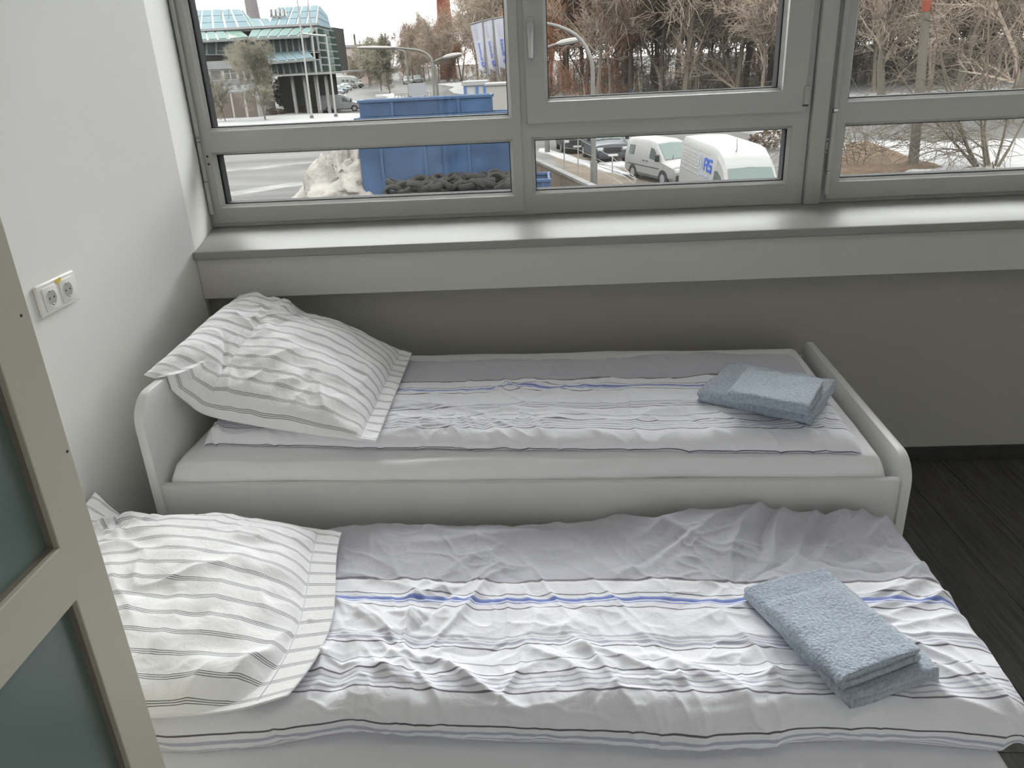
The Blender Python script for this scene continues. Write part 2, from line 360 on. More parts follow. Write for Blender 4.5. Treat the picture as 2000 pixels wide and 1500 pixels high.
MB().prism([(-.005, .026), (.018, .030), (.020, .0395), (-.003, .037)], 0, .0127, .0131).build('sticker', mat('yellow_sticker', (.75, .55, .04), .5), so)
for q in ((1.5, -.45), (3.9, -.45), (6.3, -.45)):  # housings of the added fill lights
    lp = tag(empty('fill_light_panel', (q[0], q[1], RH)), 'added square white fill light panel above the room, overhead out of view', 'lamp', 'added fill panels')
    plate_obj('frame', (-.32, .32), (-.32, .32), [(-.295, .295, -.295, .295)], -.02, 0, PVC, lp, 0).rotation_euler = (math.radians(90), 0, 0)
    box('backing', (-.30, -.30, -.012), (.30, .30, -.002), PVC, lp)
# ------------------------------------------------------------------ wardrobe at the left
EY, EX, SW = -.30, .6255, .077
wd = tag(empty('wardrobe', (.31, EY-.45, 0)), 'beige grey wardrobe with dark green glass door panels at the left edge', 'wardrobe')
def loc_child(o): o.location = -Vector(wd.location); return o
WH = 1.62
loc_child(MB().box((.012, EY-.92, .06), (.59, EY-.90, WH)).box((.012, EY-.022, .06), (.59, EY-.002, WH)).box((.012, EY-.90, WH-.02), (.59, EY-.022, WH)).box((.012, EY-.90, .06), (.59, EY-.022, .08)).box((.012, EY-.90, .08), (.02, EY-.022, WH-.02)).build('carcass', WARD, wd, .001, 1))
loc_child(MB().box((.05, EY-.90, 0), (.57, EY-.02, .06)).build('plinth', WARD, wd))
def door(ya, yb, right):
    dz0, dz1 = .075, WH
    d = plate_obj('door', (0, yb-ya), (dz0, dz1), [(SW, yb-ya-SW, dz0+.09, .932), (SW, yb-ya-SW, 1.016, dz1-.09)], -.022, 0, WARD, wd, .0015)
    d.rotation_euler = (0, 0, math.radians(90)); d.location = Vector((EX-.022, ya, 0))-Vector(wd.location)
    for (za, zb) in ((dz0+.09, .932), (1.016, dz1-.09)):
        box('glass_panel', (SW-.004, -.006, za-.004), (yb-ya-SW+.004, -.002, zb+.004), WGLASS, d)
        ring('panel_edge', (SW-.001, yb-ya-SW+.001, za-.001, zb+.001), (SW+.0012, yb-ya-SW-.0012, za+.0012, zb-.0012), -.0205, -.0065, WEDGE, d)
    return d
d1 = door(EY-.459, EY-.0, True); d2 = door(EY-.92, EY-.462, False)
L_ = .459
for z, xo in ((1.315, .017), (1.122, .008)): MB().tube([(L_-xo, -.0219, z), (L_-xo, -.0227, z)], .0020, 8).build('screw_hole', DARK, d1)
MB().tube([(.035, -.022, 1.0), (.035, -.045, 1.0)], [.006, .012], 12).build('door_knob', CHROME, d1, smooth=True)
MB().tube([(L_-.035, -.022, 1.0), (L_-.035, -.045, 1.0)], [.006, .012], 12).build('door_knob', CHROME, d2, smooth=True)
# ------------------------------------------------------------------ beds (local frame of the far bed: x along the wall, y into the room's depth)
BX, BY, BR = .17226, .6655, -.035066
def bedloc(o, x=0, y=0, z=0):
    c, s = math.cos(BR), math.sin(BR); o.location = (BX+c*x-s*y, BY+s*x+c*y, z); o.rotation_euler = (0, 0, BR); return o
bed = bedloc(tag(empty('bed_frame'), 'white wooden bed frame with raised headboard, standing under the window sill', 'bed'))
def end_panel(name, x0, x1, zt, r):
    p = [(-.008, 0), (.938, 0)]+arc(.938-r*.6, zt-r*.6, r*.6, 0, 90)+arc(-.008+r, zt-r, r, 90, 180, 8)
    return MB().prism(p, 0, x0, x1).build(name, LACQ, bed, .0035, 2)
end_panel('headboard', -.027, 0, .778, .085); end_panel('footboard', 2.02, 2.045, .572, .075)
box('side_rail', (0, 0, .365), (2.02, .022, .511), LACQ, bed, .002, 2); box('side_rail', (0, .908, .365), (2.02, .93, .511), LACQ, bed, .002, 2)
box('center_beam', (0, .45, .365), (2.02, .48, .398), LACQ, bed)
for k in range(14): box('slat', (.05+k*.14, .023, .40), (.05+k*.14+.07, .907, .418), mat('pale_slat_wood', (.6, .5, .36), .6), bed)
def soft_box(name, a, b, r, m, seed, amp=.004, label=None, cat=None, nx=160, ny=60):
    """mattress in a fitted sheet: rounded box with slack folds in the sheet"""
    a = np.array(a); b = np.array(b); n = 10; cx = [a[2]-.0]
    prof = [(0, r)]+[(r-r*math.cos(t), (b[2]-a[2])-r+r*math.sin(t)) for t in np.linspace(.15, math.pi/2, 8)]
    half = (b[1]-a[1])/2; pts = [(.03, 0)]+[(q[0], q[1]) for q in prof]+[(half*.5, b[2]-a[2]+.002)]
    mir = [(2*half-q[0], q[1]) for q in pts[::-1]]; q, s = catmull(pts+mir, ny)
    u = np.concatenate([[0, .002, .006, .012, .02, .03, .042], np.linspace(.06, 1-.06, nx), 1-np.array([.042, .03, .02, .012, .006, .002, 0])])*(b[0]-a[0])
    U = np.repeat(u[:, None], ny, 1); S = np.repeat(s[None], len(u), 0); e = np.clip(np.minimum(U, (b[0]-a[0])-U)/r, 0, 1); e = np.sqrt(1-(1-e)**2)
    vn = VN(seed); R = random.Random(seed); pr = []
    for k in range(46):
        pr.append((R.uniform(0, 2), R.choice([R.uniform(0, .2), R.uniform(s[-1]-.25, s[-1])]), R.gauss(0, .25)+R.choice([0, .1, -.1]), R.uniform(.1, .5), R.uniform(.006, .02), R.uniform(-.004, .005), R.uniform(-.2, .2)))
    Hh = folds(U, S, pr)*amp/.004+vn.fbm(U*3, S*4, 3)*amp*.6
    y = a[1]+q[None, :, 0]+0*U; z = a[2]+q[None, :, 1]*(.18+.82*e); c = np.array([0., half])
    top = np.clip((q[None, :, 1])/(b[2]-a[2]), 0, 1); z = z+Hh*(top > .9)*e; sgn = np.where(q[None, :, 0] < half, -1, 1); side = np.clip(1-np.minimum(q[None, :, 0], 2*half-q[None, :, 0])/r, 0, 1)
    y = y+sgn*Hh*side*e
    X = a[0]+U
    o = grid_obj(name, np.stack([X, y, z], -1), np.stack([U, S], -1), m, None, wrap_v=True)
    me = o.data; bm = bmesh.new(); bm.from_mesh(me); bmesh.ops.holes_fill(bm, edges=[e for e in bm.edges if e.is_boundary], sides=0); bm.to_mesh(me); bm.free()
    return bedloc(tag(o, label, cat))
soft_box('mattress', (.008, .026, .419), (2.0, .904, .557), .035, SHEET, 3, .004, 'thick mattress in a white fitted sheet, inside the white bed frame by the window', 'mattress')
# trundle frame, low, pulled out in front of the bed
tr = bedloc(tag(empty('trundle_bed'), 'low white pull-out bed base in front of the high bed frame', 'bed'))
box('front_panel', (.03, -.885, .04), (1.99, -.867, .20), LACQ, tr, .002); box('back_panel', (.03, -.02, .04), (1.99, -.002, .20), LACQ, tr, .002)
box('end_board', (.03, -.866, .04), (.048, -.021, .20), LACQ, tr, .002); box('end_board', (1.972, -.866, .04), (1.99, -.021, .20), LACQ, tr, .002)
box('base_board', (.05, -.865, .15), (1.97, -.022, .168), LACQ, tr)
for x in (.12, 1.88):
    for y in (-.78, -.1): MB().tube([(x-.012, y, .025), (x+.012, y, .025)], .025, 16).box((x-.012, y-.012, .03), (x+.012, y+.012, .15)).build('castor', DARK, tr)
soft_box('mattress', (.012, -.868, .169), (1.982, -.012, .330), .04, SHEET, 8, .004, 'low mattress in a white fitted sheet, under the near duvet', 'mattress')
# ------------------------------------------------------------------ striped fabrics
def stripe_ramp(n, inp, feats, base, span):
    r = n.nodes.new('ShaderNodeValToRGB'); r.color_ramp.interpolation = 'CONSTANT'; el = r.color_ramp.elements
    while len(el) > 1: el.remove(el[-1])
    el[0].position = 0; el[0].color = (*feats[0][2], 1) if feats[0][0] <= 0 else (*base, 1)
    for (a, b, c) in feats:
        if a > 0: e = el.new(a/span); e.color = (*c, 1)
        e = el.new(b/span); e.color = (*base, 1)
    n.links.new(inp, r.inputs['Fac']); return r
def fabric(name, bump=.35):
    m = bpy.data.materials.new(name); m.use_nodes = True; n = m.node_tree; b = n.nodes['Principled BSDF']
    b.inputs['Roughness'].default_value = .85; b.inputs['Sheen Weight'].default_value = .15; b.inputs['Specular IOR Level'].default_value = .25
    uv = n.nodes.new('ShaderNodeTexCoord'); sp = n.nodes.new('ShaderNodeSeparateXYZ'); n.links.new(uv.outputs['UV'], sp.inputs[0])
    z = n.nodes.new('ShaderNodeTexNoise'); z.inputs['Scale'].default_value = 34; z.inputs['Detail'].default_value = 6; z.inputs['Distortion'].default_value = 1.2
    n.links.new(uv.outputs['UV'], z.inputs['Vector']); bp = n.nodes.new('ShaderNodeBump'); bp.inputs['Strength'].default_value = bump; bp.inputs['Distance'].default_value = .006
    n.links.new(z.outputs['Fac'], bp.inputs['Height']); n.links.new(bp.outputs['Normal'], b.inputs['Normal'])
    return m, n, b, sp
WHT = (.88, .88, .94); DK = (.16, .155, .17); DK2 = (.25, .24, .27); BL = (.19, .255, .60); BL2 = (.33, .40, .72); GB = (.60, .60, .68); GB2 = (.66, .66, .73); LG = (.52, .52, .55); GRAY = (.54, .54, .60)
def duvet_mat():
    m, n, b, sp = fabric('striped_duvet_cotton'); span = .9
    F1 = [(0, .236, GRAY), (.236, .245, DK2), (.247, .251, (.93, .93, .95)), (.292, .2955, DK2), (.306, .3115, BL2), (.3115, .319, BL), (.321, .325, BL2), (.342, .3455, DK2), (.381, .3825, LG), (.422, .4255, DK), (.4345, .4435, GB), (.4475, .4525, GB2)]
    F2 = [(.457, .463, GB), (.4725, .476, DK2), (.522, .5235, LG), (.552, .5555, DK2), (.564, .570, GB2), (.575, .581, GB), (.587, .593, GB2), (.599, .6025, DK2), (.65, .6515, LG), (.668, .673, DK), (.687, .695, (.58, .59, .68)), (.706, .713, GB2), (.722, .729, (.60, .61, .69)), (.746, .7515, DK)]
    r1 = stripe_ramp(n, sp.outputs['Y'], F1, WHT, 1.0); r2 = stripe_ramp(n, sp.outputs['Y'], F2, (1, 1, 1), 1.0)
    mx = n.nodes.new('ShaderNodeMix'); mx.data_type = 'RGBA'; mx.blend_type = 'MULTIPLY'; mx.inputs[0].default_value = 1
    n.links.new(r1.outputs[0], mx.inputs[6]); n.links.new(r2.outputs[0], mx.inputs[7]); n.links.new(mx.outputs[2], b.inputs['Base Color']); return m
def pillow_mat():
    m, n, b, sp = fabric('triple_striped_pillow_cotton')
    d = n.nodes.new('ShaderNodeMath'); d.operation = 'MULTIPLY'; d.inputs[1].default_value = 1/.05; n.links.new(sp.outputs['Y'], d.inputs[0])
    f = n.nodes.new('ShaderNodeMath'); f.operation = 'FRACT'; n.links.new(d.outputs[0], f.inputs[0])
    c = (.21, .21, .225)
    r = stripe_ramp(n, f.outputs[0], [(.40, .437, c), (.487, .524, c), (.574, .611, c)], (.91, .91, .935), 1.0)
    n.links.new(r.outputs[0], b.inputs['Base Color']); return m
DUV = duvet_mat(); PIL = pillow_mat()
def rand_prims(seed, n, ur, vr, ang=(0, 1.2), ln=(.05, .22), wd=(.006, .016), amp=(.002, .006), cv=2.0):
    R = random.Random(seed); out = []
    for k in range(n): out.append((R.uniform(*ur), R.uniform(*vr), R.gauss(*ang), R.uniform(*ln), R.uniform(*wd), R.uniform(*amp)*R.choice([1, 1, -.7]), R.uniform(-cv, cv)))
    return out
def duvet(name, u0, u1, ctrl, nu, nv, prims, seed, far=None, near=None, zlift=None, und=.008, endr=.05, thick=.05, zbase=None, right=None, voff=0.0, foldk=1.0, crk=1.0):
    q, s = catmull(ctrl, nv); u = np.linspace(0, 1, nu); u = .5-.5*np.cos(np.pi*u)*(.35)-.0 if False else u
    # denser rows at both ends
    u = np.interp(u, [0, .06, .94, 1], [0, .035, .965, 1]); U = u0+(u1-u0)*u
    UU = np.repeat(U[:, None], nv, 1); SS = np.repeat(s[None], nu, 0); vn = VN(seed); Y = np.repeat(q[None, :, 0], nu, 0).copy(); Z = np.repeat(q[None, :, 1], nu, 0).copy()
    d = np.gradient(q, axis=0); nrm = np.stack([-d[:, 1], d[:, 0]], 1); nrm /= np.linalg.norm(nrm, axis=1)[:, None]; nrm *= np.where(nrm[len(nrm)//2, 1] < 0, -1, 1)
    zb = q[:, 1].min() if zbase is None else zbase
    W = np.clip(1-SS/.28, 0, 1)**1.3; Wn = np.clip((SS-s[-1]+.3)/.3, 0, 1)**1.3
    if far: Y += np.interp(U, far[0], far[1])[:, None]*W
    if near: Y += np.interp(U, near[0], near[1])[:, None]*Wn
    top = np.clip((q[None, :, 1]-zb)/thick, 0, 1)
    if zlift is not None: Z += zlift(UU, SS)*top
    H = vn.fbm(UU*4.2, SS*5.0, 3)*und+vn.fbm(UU*13+3, SS*9, 3)*und*.33+folds(UU+.02*vn.fbm(UU*6, SS*6, 2), SS+.02*vn.fbm(UU*6+9, SS*6, 2), prims)*foldk+crumple(vn, UU, SS*1.2, 7, .006*crk)+crumple(vn, UU+5, SS+2, 15, .0028*crk)
    e = np.clip(np.minimum(UU-u0, u1-UU)/endr, 0, 1); e = np.sqrt(1-(1-e)**2); fade = np.clip(np.minimum(SS, s[-1]-SS)/.03, 0, 1)*np.clip(e*1.2, .15, 1)
    Y += nrm[None, :, 0]*H*fade; Z += nrm[None, :, 1]*H*fade
    Z = zb+(Z-zb)*(.10+.90*e)
    X = UU.copy()
    if right is not None: X += np.interp(SS[0], right[0], right[1])[None]*np.clip((UU-u1+.35)/.35, 0, 1)
    X += .006*vn.fbm(SS*14, UU*2, 2)*(1-e)
    Z = np.maximum(Z, zb)
    o = grid_obj(name, np.stack([X, Y, Z], -1), np.stack([UU, np.maximum(SS-voff, .001)], -1), DUV, None, wrap_v=True)
    bm = bmesh.new(); bm.from_mesh(o.data); bmesh.ops.holes_fill(bm, edges=[e for e in bm.edges if e.is_boundary], sides=0); bm.to_mesh(o.data); bm.free()
    return bedloc(o)
# far duvet
ctrlA = [(.715, .562), (.735, .578), (.715, .598), (.64, .606), (.45, .608), (.25, .608), (.15, .606), (.112, .598), (.092, .580), (.098, .563), (.12, .5605)]
pA = rand_prims(21, 60, (.5, 1.9), (.25, .62), (.0, .5), (.04, .16), (.005, .014), (.0015, .0045))+rand_prims(22, 60, (.1, 1.95), (.55, .70), (.9, .35), (.02, .07), (.005, .011), (.002, .006))
pA += [(1.0, .33, -.5, .09, .009, .007, 3), (1.03, .36, .5, .10, .009, .006, -3), (.98, .40, 1.0, .08, .010, .006, 1), (.72, .45, .35, .16, .011, .006, .5), (.85, .5, .5, .13, .009, .006, 1), (1.1, .52, .25, .2, .01, .005, .5), (.65, .55, .3, .14, .01, .006, 0), (.70, .36, .25, .12, .01, .005, 0)]
dA = duvet('duvet', .075, 1.93, ctrlA, 460, 150, pA, 5, far=([0, .7, 1.0, 1.3, 1.6, 1.94], [.0, .01, -.01, -.015, .02, -.01]), near=([0, .08, .55, 1.0, 1.55, 1.93], [.06, .06, .02, .0, -.022, -.045]), und=.005, endr=.035, thick=.04, voff=.025, foldk=1.5, crk=.9)
tag(dA, 'thin white and grey striped duvet on the high bed by the window', 'duvet')
# near duvet
ctrlB = [(-.06, .335), (-.035, .36), (-.040, .398), (-.085, .421), (-.19, .424), (-.30, .426), (-.42, .428), (-.55, .430), (-.655, .432), (-.700, .424), (-.724, .398), (-.727, .36), (-.703, .333)]
# creases read from the photograph: (x, distance from the far edge, direction, half length, width, height, curvature)
pB = [(.92, .47, -1.15, .16, .009, .010, .3), (.86, .45, -1.05, .12, .010, -.006, 0), (.80, .55, 1.55, .12, .008, .009, .2), (1.02, .5, 1.5, .09, .007, .005, 0), (.58, .42, .9, .10, .010, .008, 1), (.64, .48, .55, .12, .012, .009, 1), (.72, .52, .7, .12, .011, .008, 1), (.62, .62, 1.35, .09, .012, .012, 0), (.66, .66, 1.5, .07, .012, -.009, 0), (.90, .66, .35, .10, .011, .009, 1), (.98, .69, .5, .10, .010, .008, 1), (.84, .70, .8, .08, .010, .009, 0), (1.18, .62, 1.2, .06, .011, .010, 0), (1.24, .64, .4, .10, .013, .010, 0), (1.12, .65, .9, .09, .012, .008, 0), (1.38, .66, .55, .12, .016, .008, 0), (.7, .37, .25, .13, .012, .006, .8), (.85, .40, -.35, .10, .011, .006, 0), (.95, .36, -1.2, .07, .007, .005, 0), (1.1, .38, 1.1, .12, .007, .005, 0), (1.25, .42, 1.0, .16, .008, .005, 0), (1.3, .28, .9, .12, .007, .005, 0), (1.2, .24, .9, .10, .007, .004, 0),
      (.75, .13, .28, .2, .018, .008, .2), (.95, .17, -.1, .2, .016, .006, .2), (1.1, .12, .45, .1, .010, .005, 0), (1.35, .12, 0.55, .18, .02, .010, 0), (1.45, .10, -.5, .15, .016, .012, 0), (1.5, .16, -.62, .2, .018, .012, .3), (1.42, .2, -.5, .18, .016, -.006, .3), (1.62, .14, -1.0, .13, .013, .014, .3), (1.70, .12, -1.25, .12, .012, .013, 0), (1.76, .15, -1.15, .12, .010, .010, 0), (1.82, .16, -1.0, .13, .012, .012, 0), (1.88, .13, -.9, .12, .012, .010, 0), (1.66, .17, -1.1, .1, .009, -.008, 0), (1.79, .13, -1.05, .1, .009, -.007, 0), (1.93, .15, -.85, .1, .010, .010, 0), (1.92, .34, -.6, .12, .011, .008, 0), (1.95, .42, -.5, .12, .010, .008, 0), (1.88, .40, -.75, .12, .012, .007, 0), (1.94, .5, -.2, .12, .010, .007, 0), (1.9, .56, .1, .15, .012, .007, 0), (1.82, .62, .7, .12, .012, .009, 0), (1.88, .62, .95, .12, .011, .009, 0), (1.76, .64, .65, .11, .012, .008, 0), (1.93, .65, 1.2, .10, .010, .009, 0), (1.66, .63, .5, .12, .012, .008, 0), (1.54, .62, 1.4, .09, .012, .009, 0), (1.58, .67, .3, .07, .010, .008, 0), (1.36, .70, 1.2, .10, .010, .006, 0), (1.24, .73, 1.0, .08, .01, .006, 0)]
pB += rand_prims(31, 90, (.3, 1.95), (.03, .76), (.2, .9), (.04, .15), (.006, .014), (.0012, .0042))+rand_prims(33, 46, (.3, 1.1), (.38, .76), (.6, .6), (.03, .10), (.006, .013), (.002, .007))+rand_prims(34, 40, (1.5, 2.0), (.05, .76), (-.6, .6), (.04, .13), (.006, .012), (.002, .006))
def liftB(U, S):
    g = lambda a, b, sa, sb, h: h*np.exp(-((U-a)/sa)**2-((S-b)/sb)**2)
    return g(1.62, .10, .22, .10, .035)+g(1.9, .09, .12, .09, .02)+g(.66, .58, .10, .12, .012)+g(1.3, .70, .35, .10, .008)+g(.7, .05, .15, .1, .0)+g(1.02, .25, .3, .07, -.012)+g(1.75, .5, .2, .15, -.006)
dB = duvet('duvet', -.06, 2.015, ctrlB, 640, 250, pB, 9, far=([-.06, .5, .75, 1.0, 1.27, 1.45, 1.63, 1.76, 1.9, 2.02], [-.02, -.02, -.012, -.004, .03, .0, .055, .035, -.01, .02]), near=([-.06, .4, .55, .72, 1.0, 1.45, 1.72, 1.95, 2.02], [-.03, -.04, -.02, .028, .0, .0, .022, .0, .03]), zlift=liftB, und=.009, endr=.06, thick=.06, right=([0, .12, .3, .5, .7, .8], [.0, .0, .012, .012, .012, -.01]), zbase=.332, voff=.115, foldk=1.35, crk=1.25)
tag(dB, 'puffy creased white and grey striped duvet on the low pull-out bed', 'duvet')
# ------------------------------------------------------------------ pillows
def pillow(name, near, far, Ht, Hb, support, prims, seed, label, ns=200, ntt=200, flange=.07, puffc=None):
    """near/far: control points (x,y,z) of the long seams from headboard end to open end"""
    a, _ = catmull(near, ns); b, _ = catmull(far, ns); t = np.linspace(0, 1, ntt); s = np.linspace(0, 1, ns)
    S = np.repeat(s[:, None], ntt, 1); T = np.repeat(t[None], ns, 0); mid = a[:, None]*(1-T[..., None])+b[:, None]*T[..., None]
    if puffc: mid = mid+puffc(S, T)
    ds = np.gradient(mid, axis=0); dt = np.gradient(mid, axis=1); N = np.cross(ds, dt); N /= np.linalg.norm(N, axis=-1, keepdims=True); N[..., 2] = np.abs(N[..., 2])
    s2 = np.clip(S/(1-flange), 0, 1); env = np.clip(4*s2*(1-s2), 0, 1)**.55*np.clip(4*T*(1-T), 0, 1)**.5
    env0 = env; LX = np.linalg.norm(a[-1]-a[0]); LY = np.linalg.norm(b[0]-a[0]); vn = VN(seed); UU = S*LX; VV = T*LY
    H = vn.fbm(UU*7, VV*7, 3)*.010+crumple(vn, UU, VV, 7, .006)+crumple(vn, UU+3, VV, 15, .0022)+1.25*folds(UU+.015*vn.fbm(UU*8, VV*8, 2), VV, prims); f = np.clip(np.minimum(np.minimum(S, 1-S), np.minimum(T, 1-T))/.05, 0, 1)
    edge = vn.fbm(UU*16, VV*16, 2)*.004*(1-f)
    P1 = mid+N*(Ht*env+H*f+edge+.0025)[..., None]; P2 = mid-N*(Hb*env+.0025)[..., None]
    for P in (P1, P2): P[..., 2] = np.maximum(P[..., 2], support(P)+(0.004 if P is P1 else 0))
    P1[..., 2] = np.maximum(P1[..., 2], P2[..., 2]+.003)
    ln = np.linalg.norm(np.diff(P1, axis=1), axis=-1).mean(0); VV = np.repeat(np.r_[0, np.cumsum(ln)][None], ns, 0)
    # one closed skin: top sheet then the under sheet back again
    P = np.concatenate([P1, P2[:, ::-1]], 1); uv = np.stack([np.concatenate([UU, UU], 1), np.concatenate([VV, VV[:, ::-1]+.0], 1)], -1)
    o = grid_obj(name, P, uv, PIL, None, wrap_v=True)
    bm = bmesh.new(); bm.from_mesh(o.data)
    bm.verts.ensure_lookup_table(); n2 = 2*ntt
    for i in (0, ns-1):
        for j in range(ntt-1):
            A, B, Cc, D = i*n2+j, i*n2+j+1, i*n2+n2-2-j, i*n2+n2-1-j
            try: bm.faces.new([bm.verts[k] for k in ((A, B, Cc, D) if i == 0 else (D, Cc, B, A))])
            except ValueError: pass
    for fc in bm.faces: fc.smooth = True
    bm.to_mesh(o.data); bm.free()
    # hem seam across the open end
    k = int(ns*(1-flange)); hem = [tuple(P1[k, j]+N[k, j]*.0008) for j in range(4, ntt-4, 3)]
    sm = MB().tube(hem, .0011, 5).build('hem_seam', mat('white_seam_thread', (.72, .72, .75), .9), o, smooth=True)
    tag(o, label, 'pillow'); return bedloc(o)
supA = lambda P: np.where(P[..., 0] < .006, .781, np.where(P[..., 0] < .07, .60, .612))
prA = rand_prims(41, 26, (.02, .3), (.35, .75), (.5, .8), (.04, .12), (.008, .018), (.003, .009))+rand_prims(42, 26, (.1, .65), (.05, .4), (1.3, .6), (.04, .12), (.010, .02), (.002, .006))+[(.13, .16, -1.1, .11, .008, -.010, 0), (.20, .46, .6, .10, .012, .012, 0), (.12, .5, .3, .10, .012, .011, 0), (.25, .5, .25, .14, .014, .009, 0), (.52, .10, -1.2, .07, .012, .008, 0)]
pillow('pillow', [(-.045, .125, .800), (-.012, .145, .772), (.035, .165, .70), (.09, .165, .655), (.24, .135, .635), (.42, .09, .626), (.62, .047, .618)],
       [(-.03, .80, .83), (.03, .81, .815), (.09, .81, .785), (.2, .80, .735), (.32, .79, .69), (.45, .77, .645), (.592, .738, .618)],
       .115, .03, supA, prA, 12, 'white pillow with triple pinstripes, tilted against the headboard of the high bed')
supB = lambda P: np.where(P[..., 0] < -.05, .34, .454+0*P[..., 0])
prB = rand_prims(51, 30, (.0, .3), (.45, .72), (.2, .9), (.03, .10), (.007, .016), (.003, .010))+rand_prims(52, 24, (.2, .75), (.03, .4), (1.4, .5), (.04, .13), (.010, .02), (.002, .006))+[(.18, .60, -.9, .10, .018, -.02, 0), (.14, .63, .5, .09, .012, .016, 0), (.23, .58, .7, .08, .010, .010, 0), (.66, .22, 1.2, .16, .012, .008, 0), (.62, .12, 1.0, .06, .010, .010, 0), (.55, .05, 1.3, .05, .010, .008, 0)]
pillow('pillow', [(-.125, -.755, .455), (-.05, -.775, .435), (.15, -.785, .432), (.35, -.775, .432), (.50, -.755, .433), (.60, -.715, .434)],
       [(-.158, -.055, .525), (-.11, -.075, .475), (-.055, -.095, .445), (.03, -.11, .455), (.2, -.105, .455), (.4, -.12, .452), (.555, -.155, .455)],
       .115, .02, supB, prB, 15, 'white pillow with triple pinstripes, lying flat on the low pull-out bed beside the wardrobe', flange=.09,
       puffc=lambda S, T: np.stack([.075*np.clip((S-.6)/.4, 0, 1)*np.sin(np.pi*np.clip(1-T, 0, 1))*(1-T), 0*S, 0*S], -1))
# ------------------------------------------------------------------ towels: folded strips of terry cloth
def towel(name, wx, ly, layers, th, seed, x, y, z, rot, label, tilt=0, borders=(), rx=0):
    """strip folded back and forth across wx (rounded folds on the +-x sides), ly long"""
    pts = []; hw = wx/2; r = th/2
    for k in range(layers):
        zc = th*(k+.5); sgn = 1 if k % 2 == 0 else -1
        xs = np.linspace(-hw+r, hw-r-(0.004 if k % 2 else 0), 14)*sgn
        pts += [(float(q), zc) for q in xs]
        if k < layers-1:
            cx = sgn*(hw-r); pts += [(cx+sgn*r*math.cos(t), th*(k+1)+r*math.sin(t)) for t in np.linspace(-math.pi/2+.4, math.pi/2-.4, 5)]
    pts = np.array(pts); d = np.gradient(pts, axis=0); d /= np.linalg.norm(d, axis=1)[:, None]; nm = np.stack([-d[:, 1], d[:, 0]], 1); hh = th*.44
    loop = np.vstack([pts+nm*hh, (pts-nm*hh)[::-1]]); ny = 46; n = len(loop); vn = VN(seed); P = np.zeros((ny, n, 3)); uv = np.zeros((ny, n, 2))
    tt = np.linspace(-1, 1, ny); tot = layers*th
    for i, t in enumerate(tt):
        yy = t*ly/2; e = 1-.45*max(0, (abs(t)-.93)/.07)**2
        P[i, :, 0] = loop[:, 0]; P[i, :, 1] = yy; lay = loop[:, 1]/tot
        P[i, :, 2] = loop[:, 1]*(1-.06*abs(t)**6)+lay*tilt*loop[:, 0]
        li = np.clip((loop[:, 1]/th), 0, layers-1e-3); P[i, :, 1] += np.sign(t)*abs(t)**8*(.006*np.sin(seed*3.1+2.3*np.floor(li))-.007*(2*(li % 1)-1)**2)+.003*np.sign(t)*vn(loop[:, 0]*14+seed, loop[:, 1]*90)*(abs(t) > .8)
    A = P[..., 0]; B = P[..., 1]; nz_ = vn.fbm(A*18, B*18, 3)*.0030*(P[..., 2]/tot)+vn.fbm(A*130, B*130, 2)*.0009; P[..., 2] += nz_; P[..., 0] += vn.fbm(B*25, P[..., 2]*30, 2)*.003
    for (yb, wb) in borders: P[..., 2] -= .0016*np.exp(-((B-yb)/wb)**4)*(P[..., 2]/tot)
    P[..., 2] = np.maximum(P[..., 2], 0)
    o = grid_obj(name, P, np.stack([A, B], -1), TERRY, None, wrap_v=True)
    bm = bmesh.new(); bm.from_mesh(o.data); bm.verts.ensure_lookup_table(); m = n//2
    for i in (0, ny-1):
        for j in range(m-1):
            q = (i*n+j, i*n+j+1, i*n+n-2-j, i*n+n-1-j)
            try: bm.faces.new([bm.verts[k] for k in (q if i == 0 else q[::-1])]).smooth = True
            except ValueError: pass
    bmesh.ops.recalc_face_normals(bm, faces=bm.faces); bm.to_mesh(o.data); bm.free()
    for (yb, wb) in borders:
        pass
    bedloc(o, x, y, z); o.rotation_euler = (rx, 0, BR+rot); return tag(o, label, 'towel', None)
# towels on the far bed: fold towards the room, open layers at the foot end
towel('towel', .270, .325, 2, .0225, 71, 1.745, .325, .611, math.radians(-121), 'large folded blue grey towel, lower of the two on the high bed', borders=((-.035, .007), (.03, .007)))
towel('towel', .205, .235, 2, .0175, 72, 1.742, .232, .658, math.radians(-117), 'small folded blue grey towel, upper of the two on the high bed')
# towels on the near bed: fold along the left long side, open layers towards the camera
towel('towel', .215, .345, 2, .0200, 73, 1.705, -.512, .434, math.radians(201), 'large blue grey towel with a ribbed hem, lower of two on the low bed', borders=((-.155, .006), (-.02, .004)))
towel('towel', .195, .245, 2, .0165, 74, 1.692, -.556, .476, math.radians(204), 'small folded blue grey towel, upper of the two on the low bed')
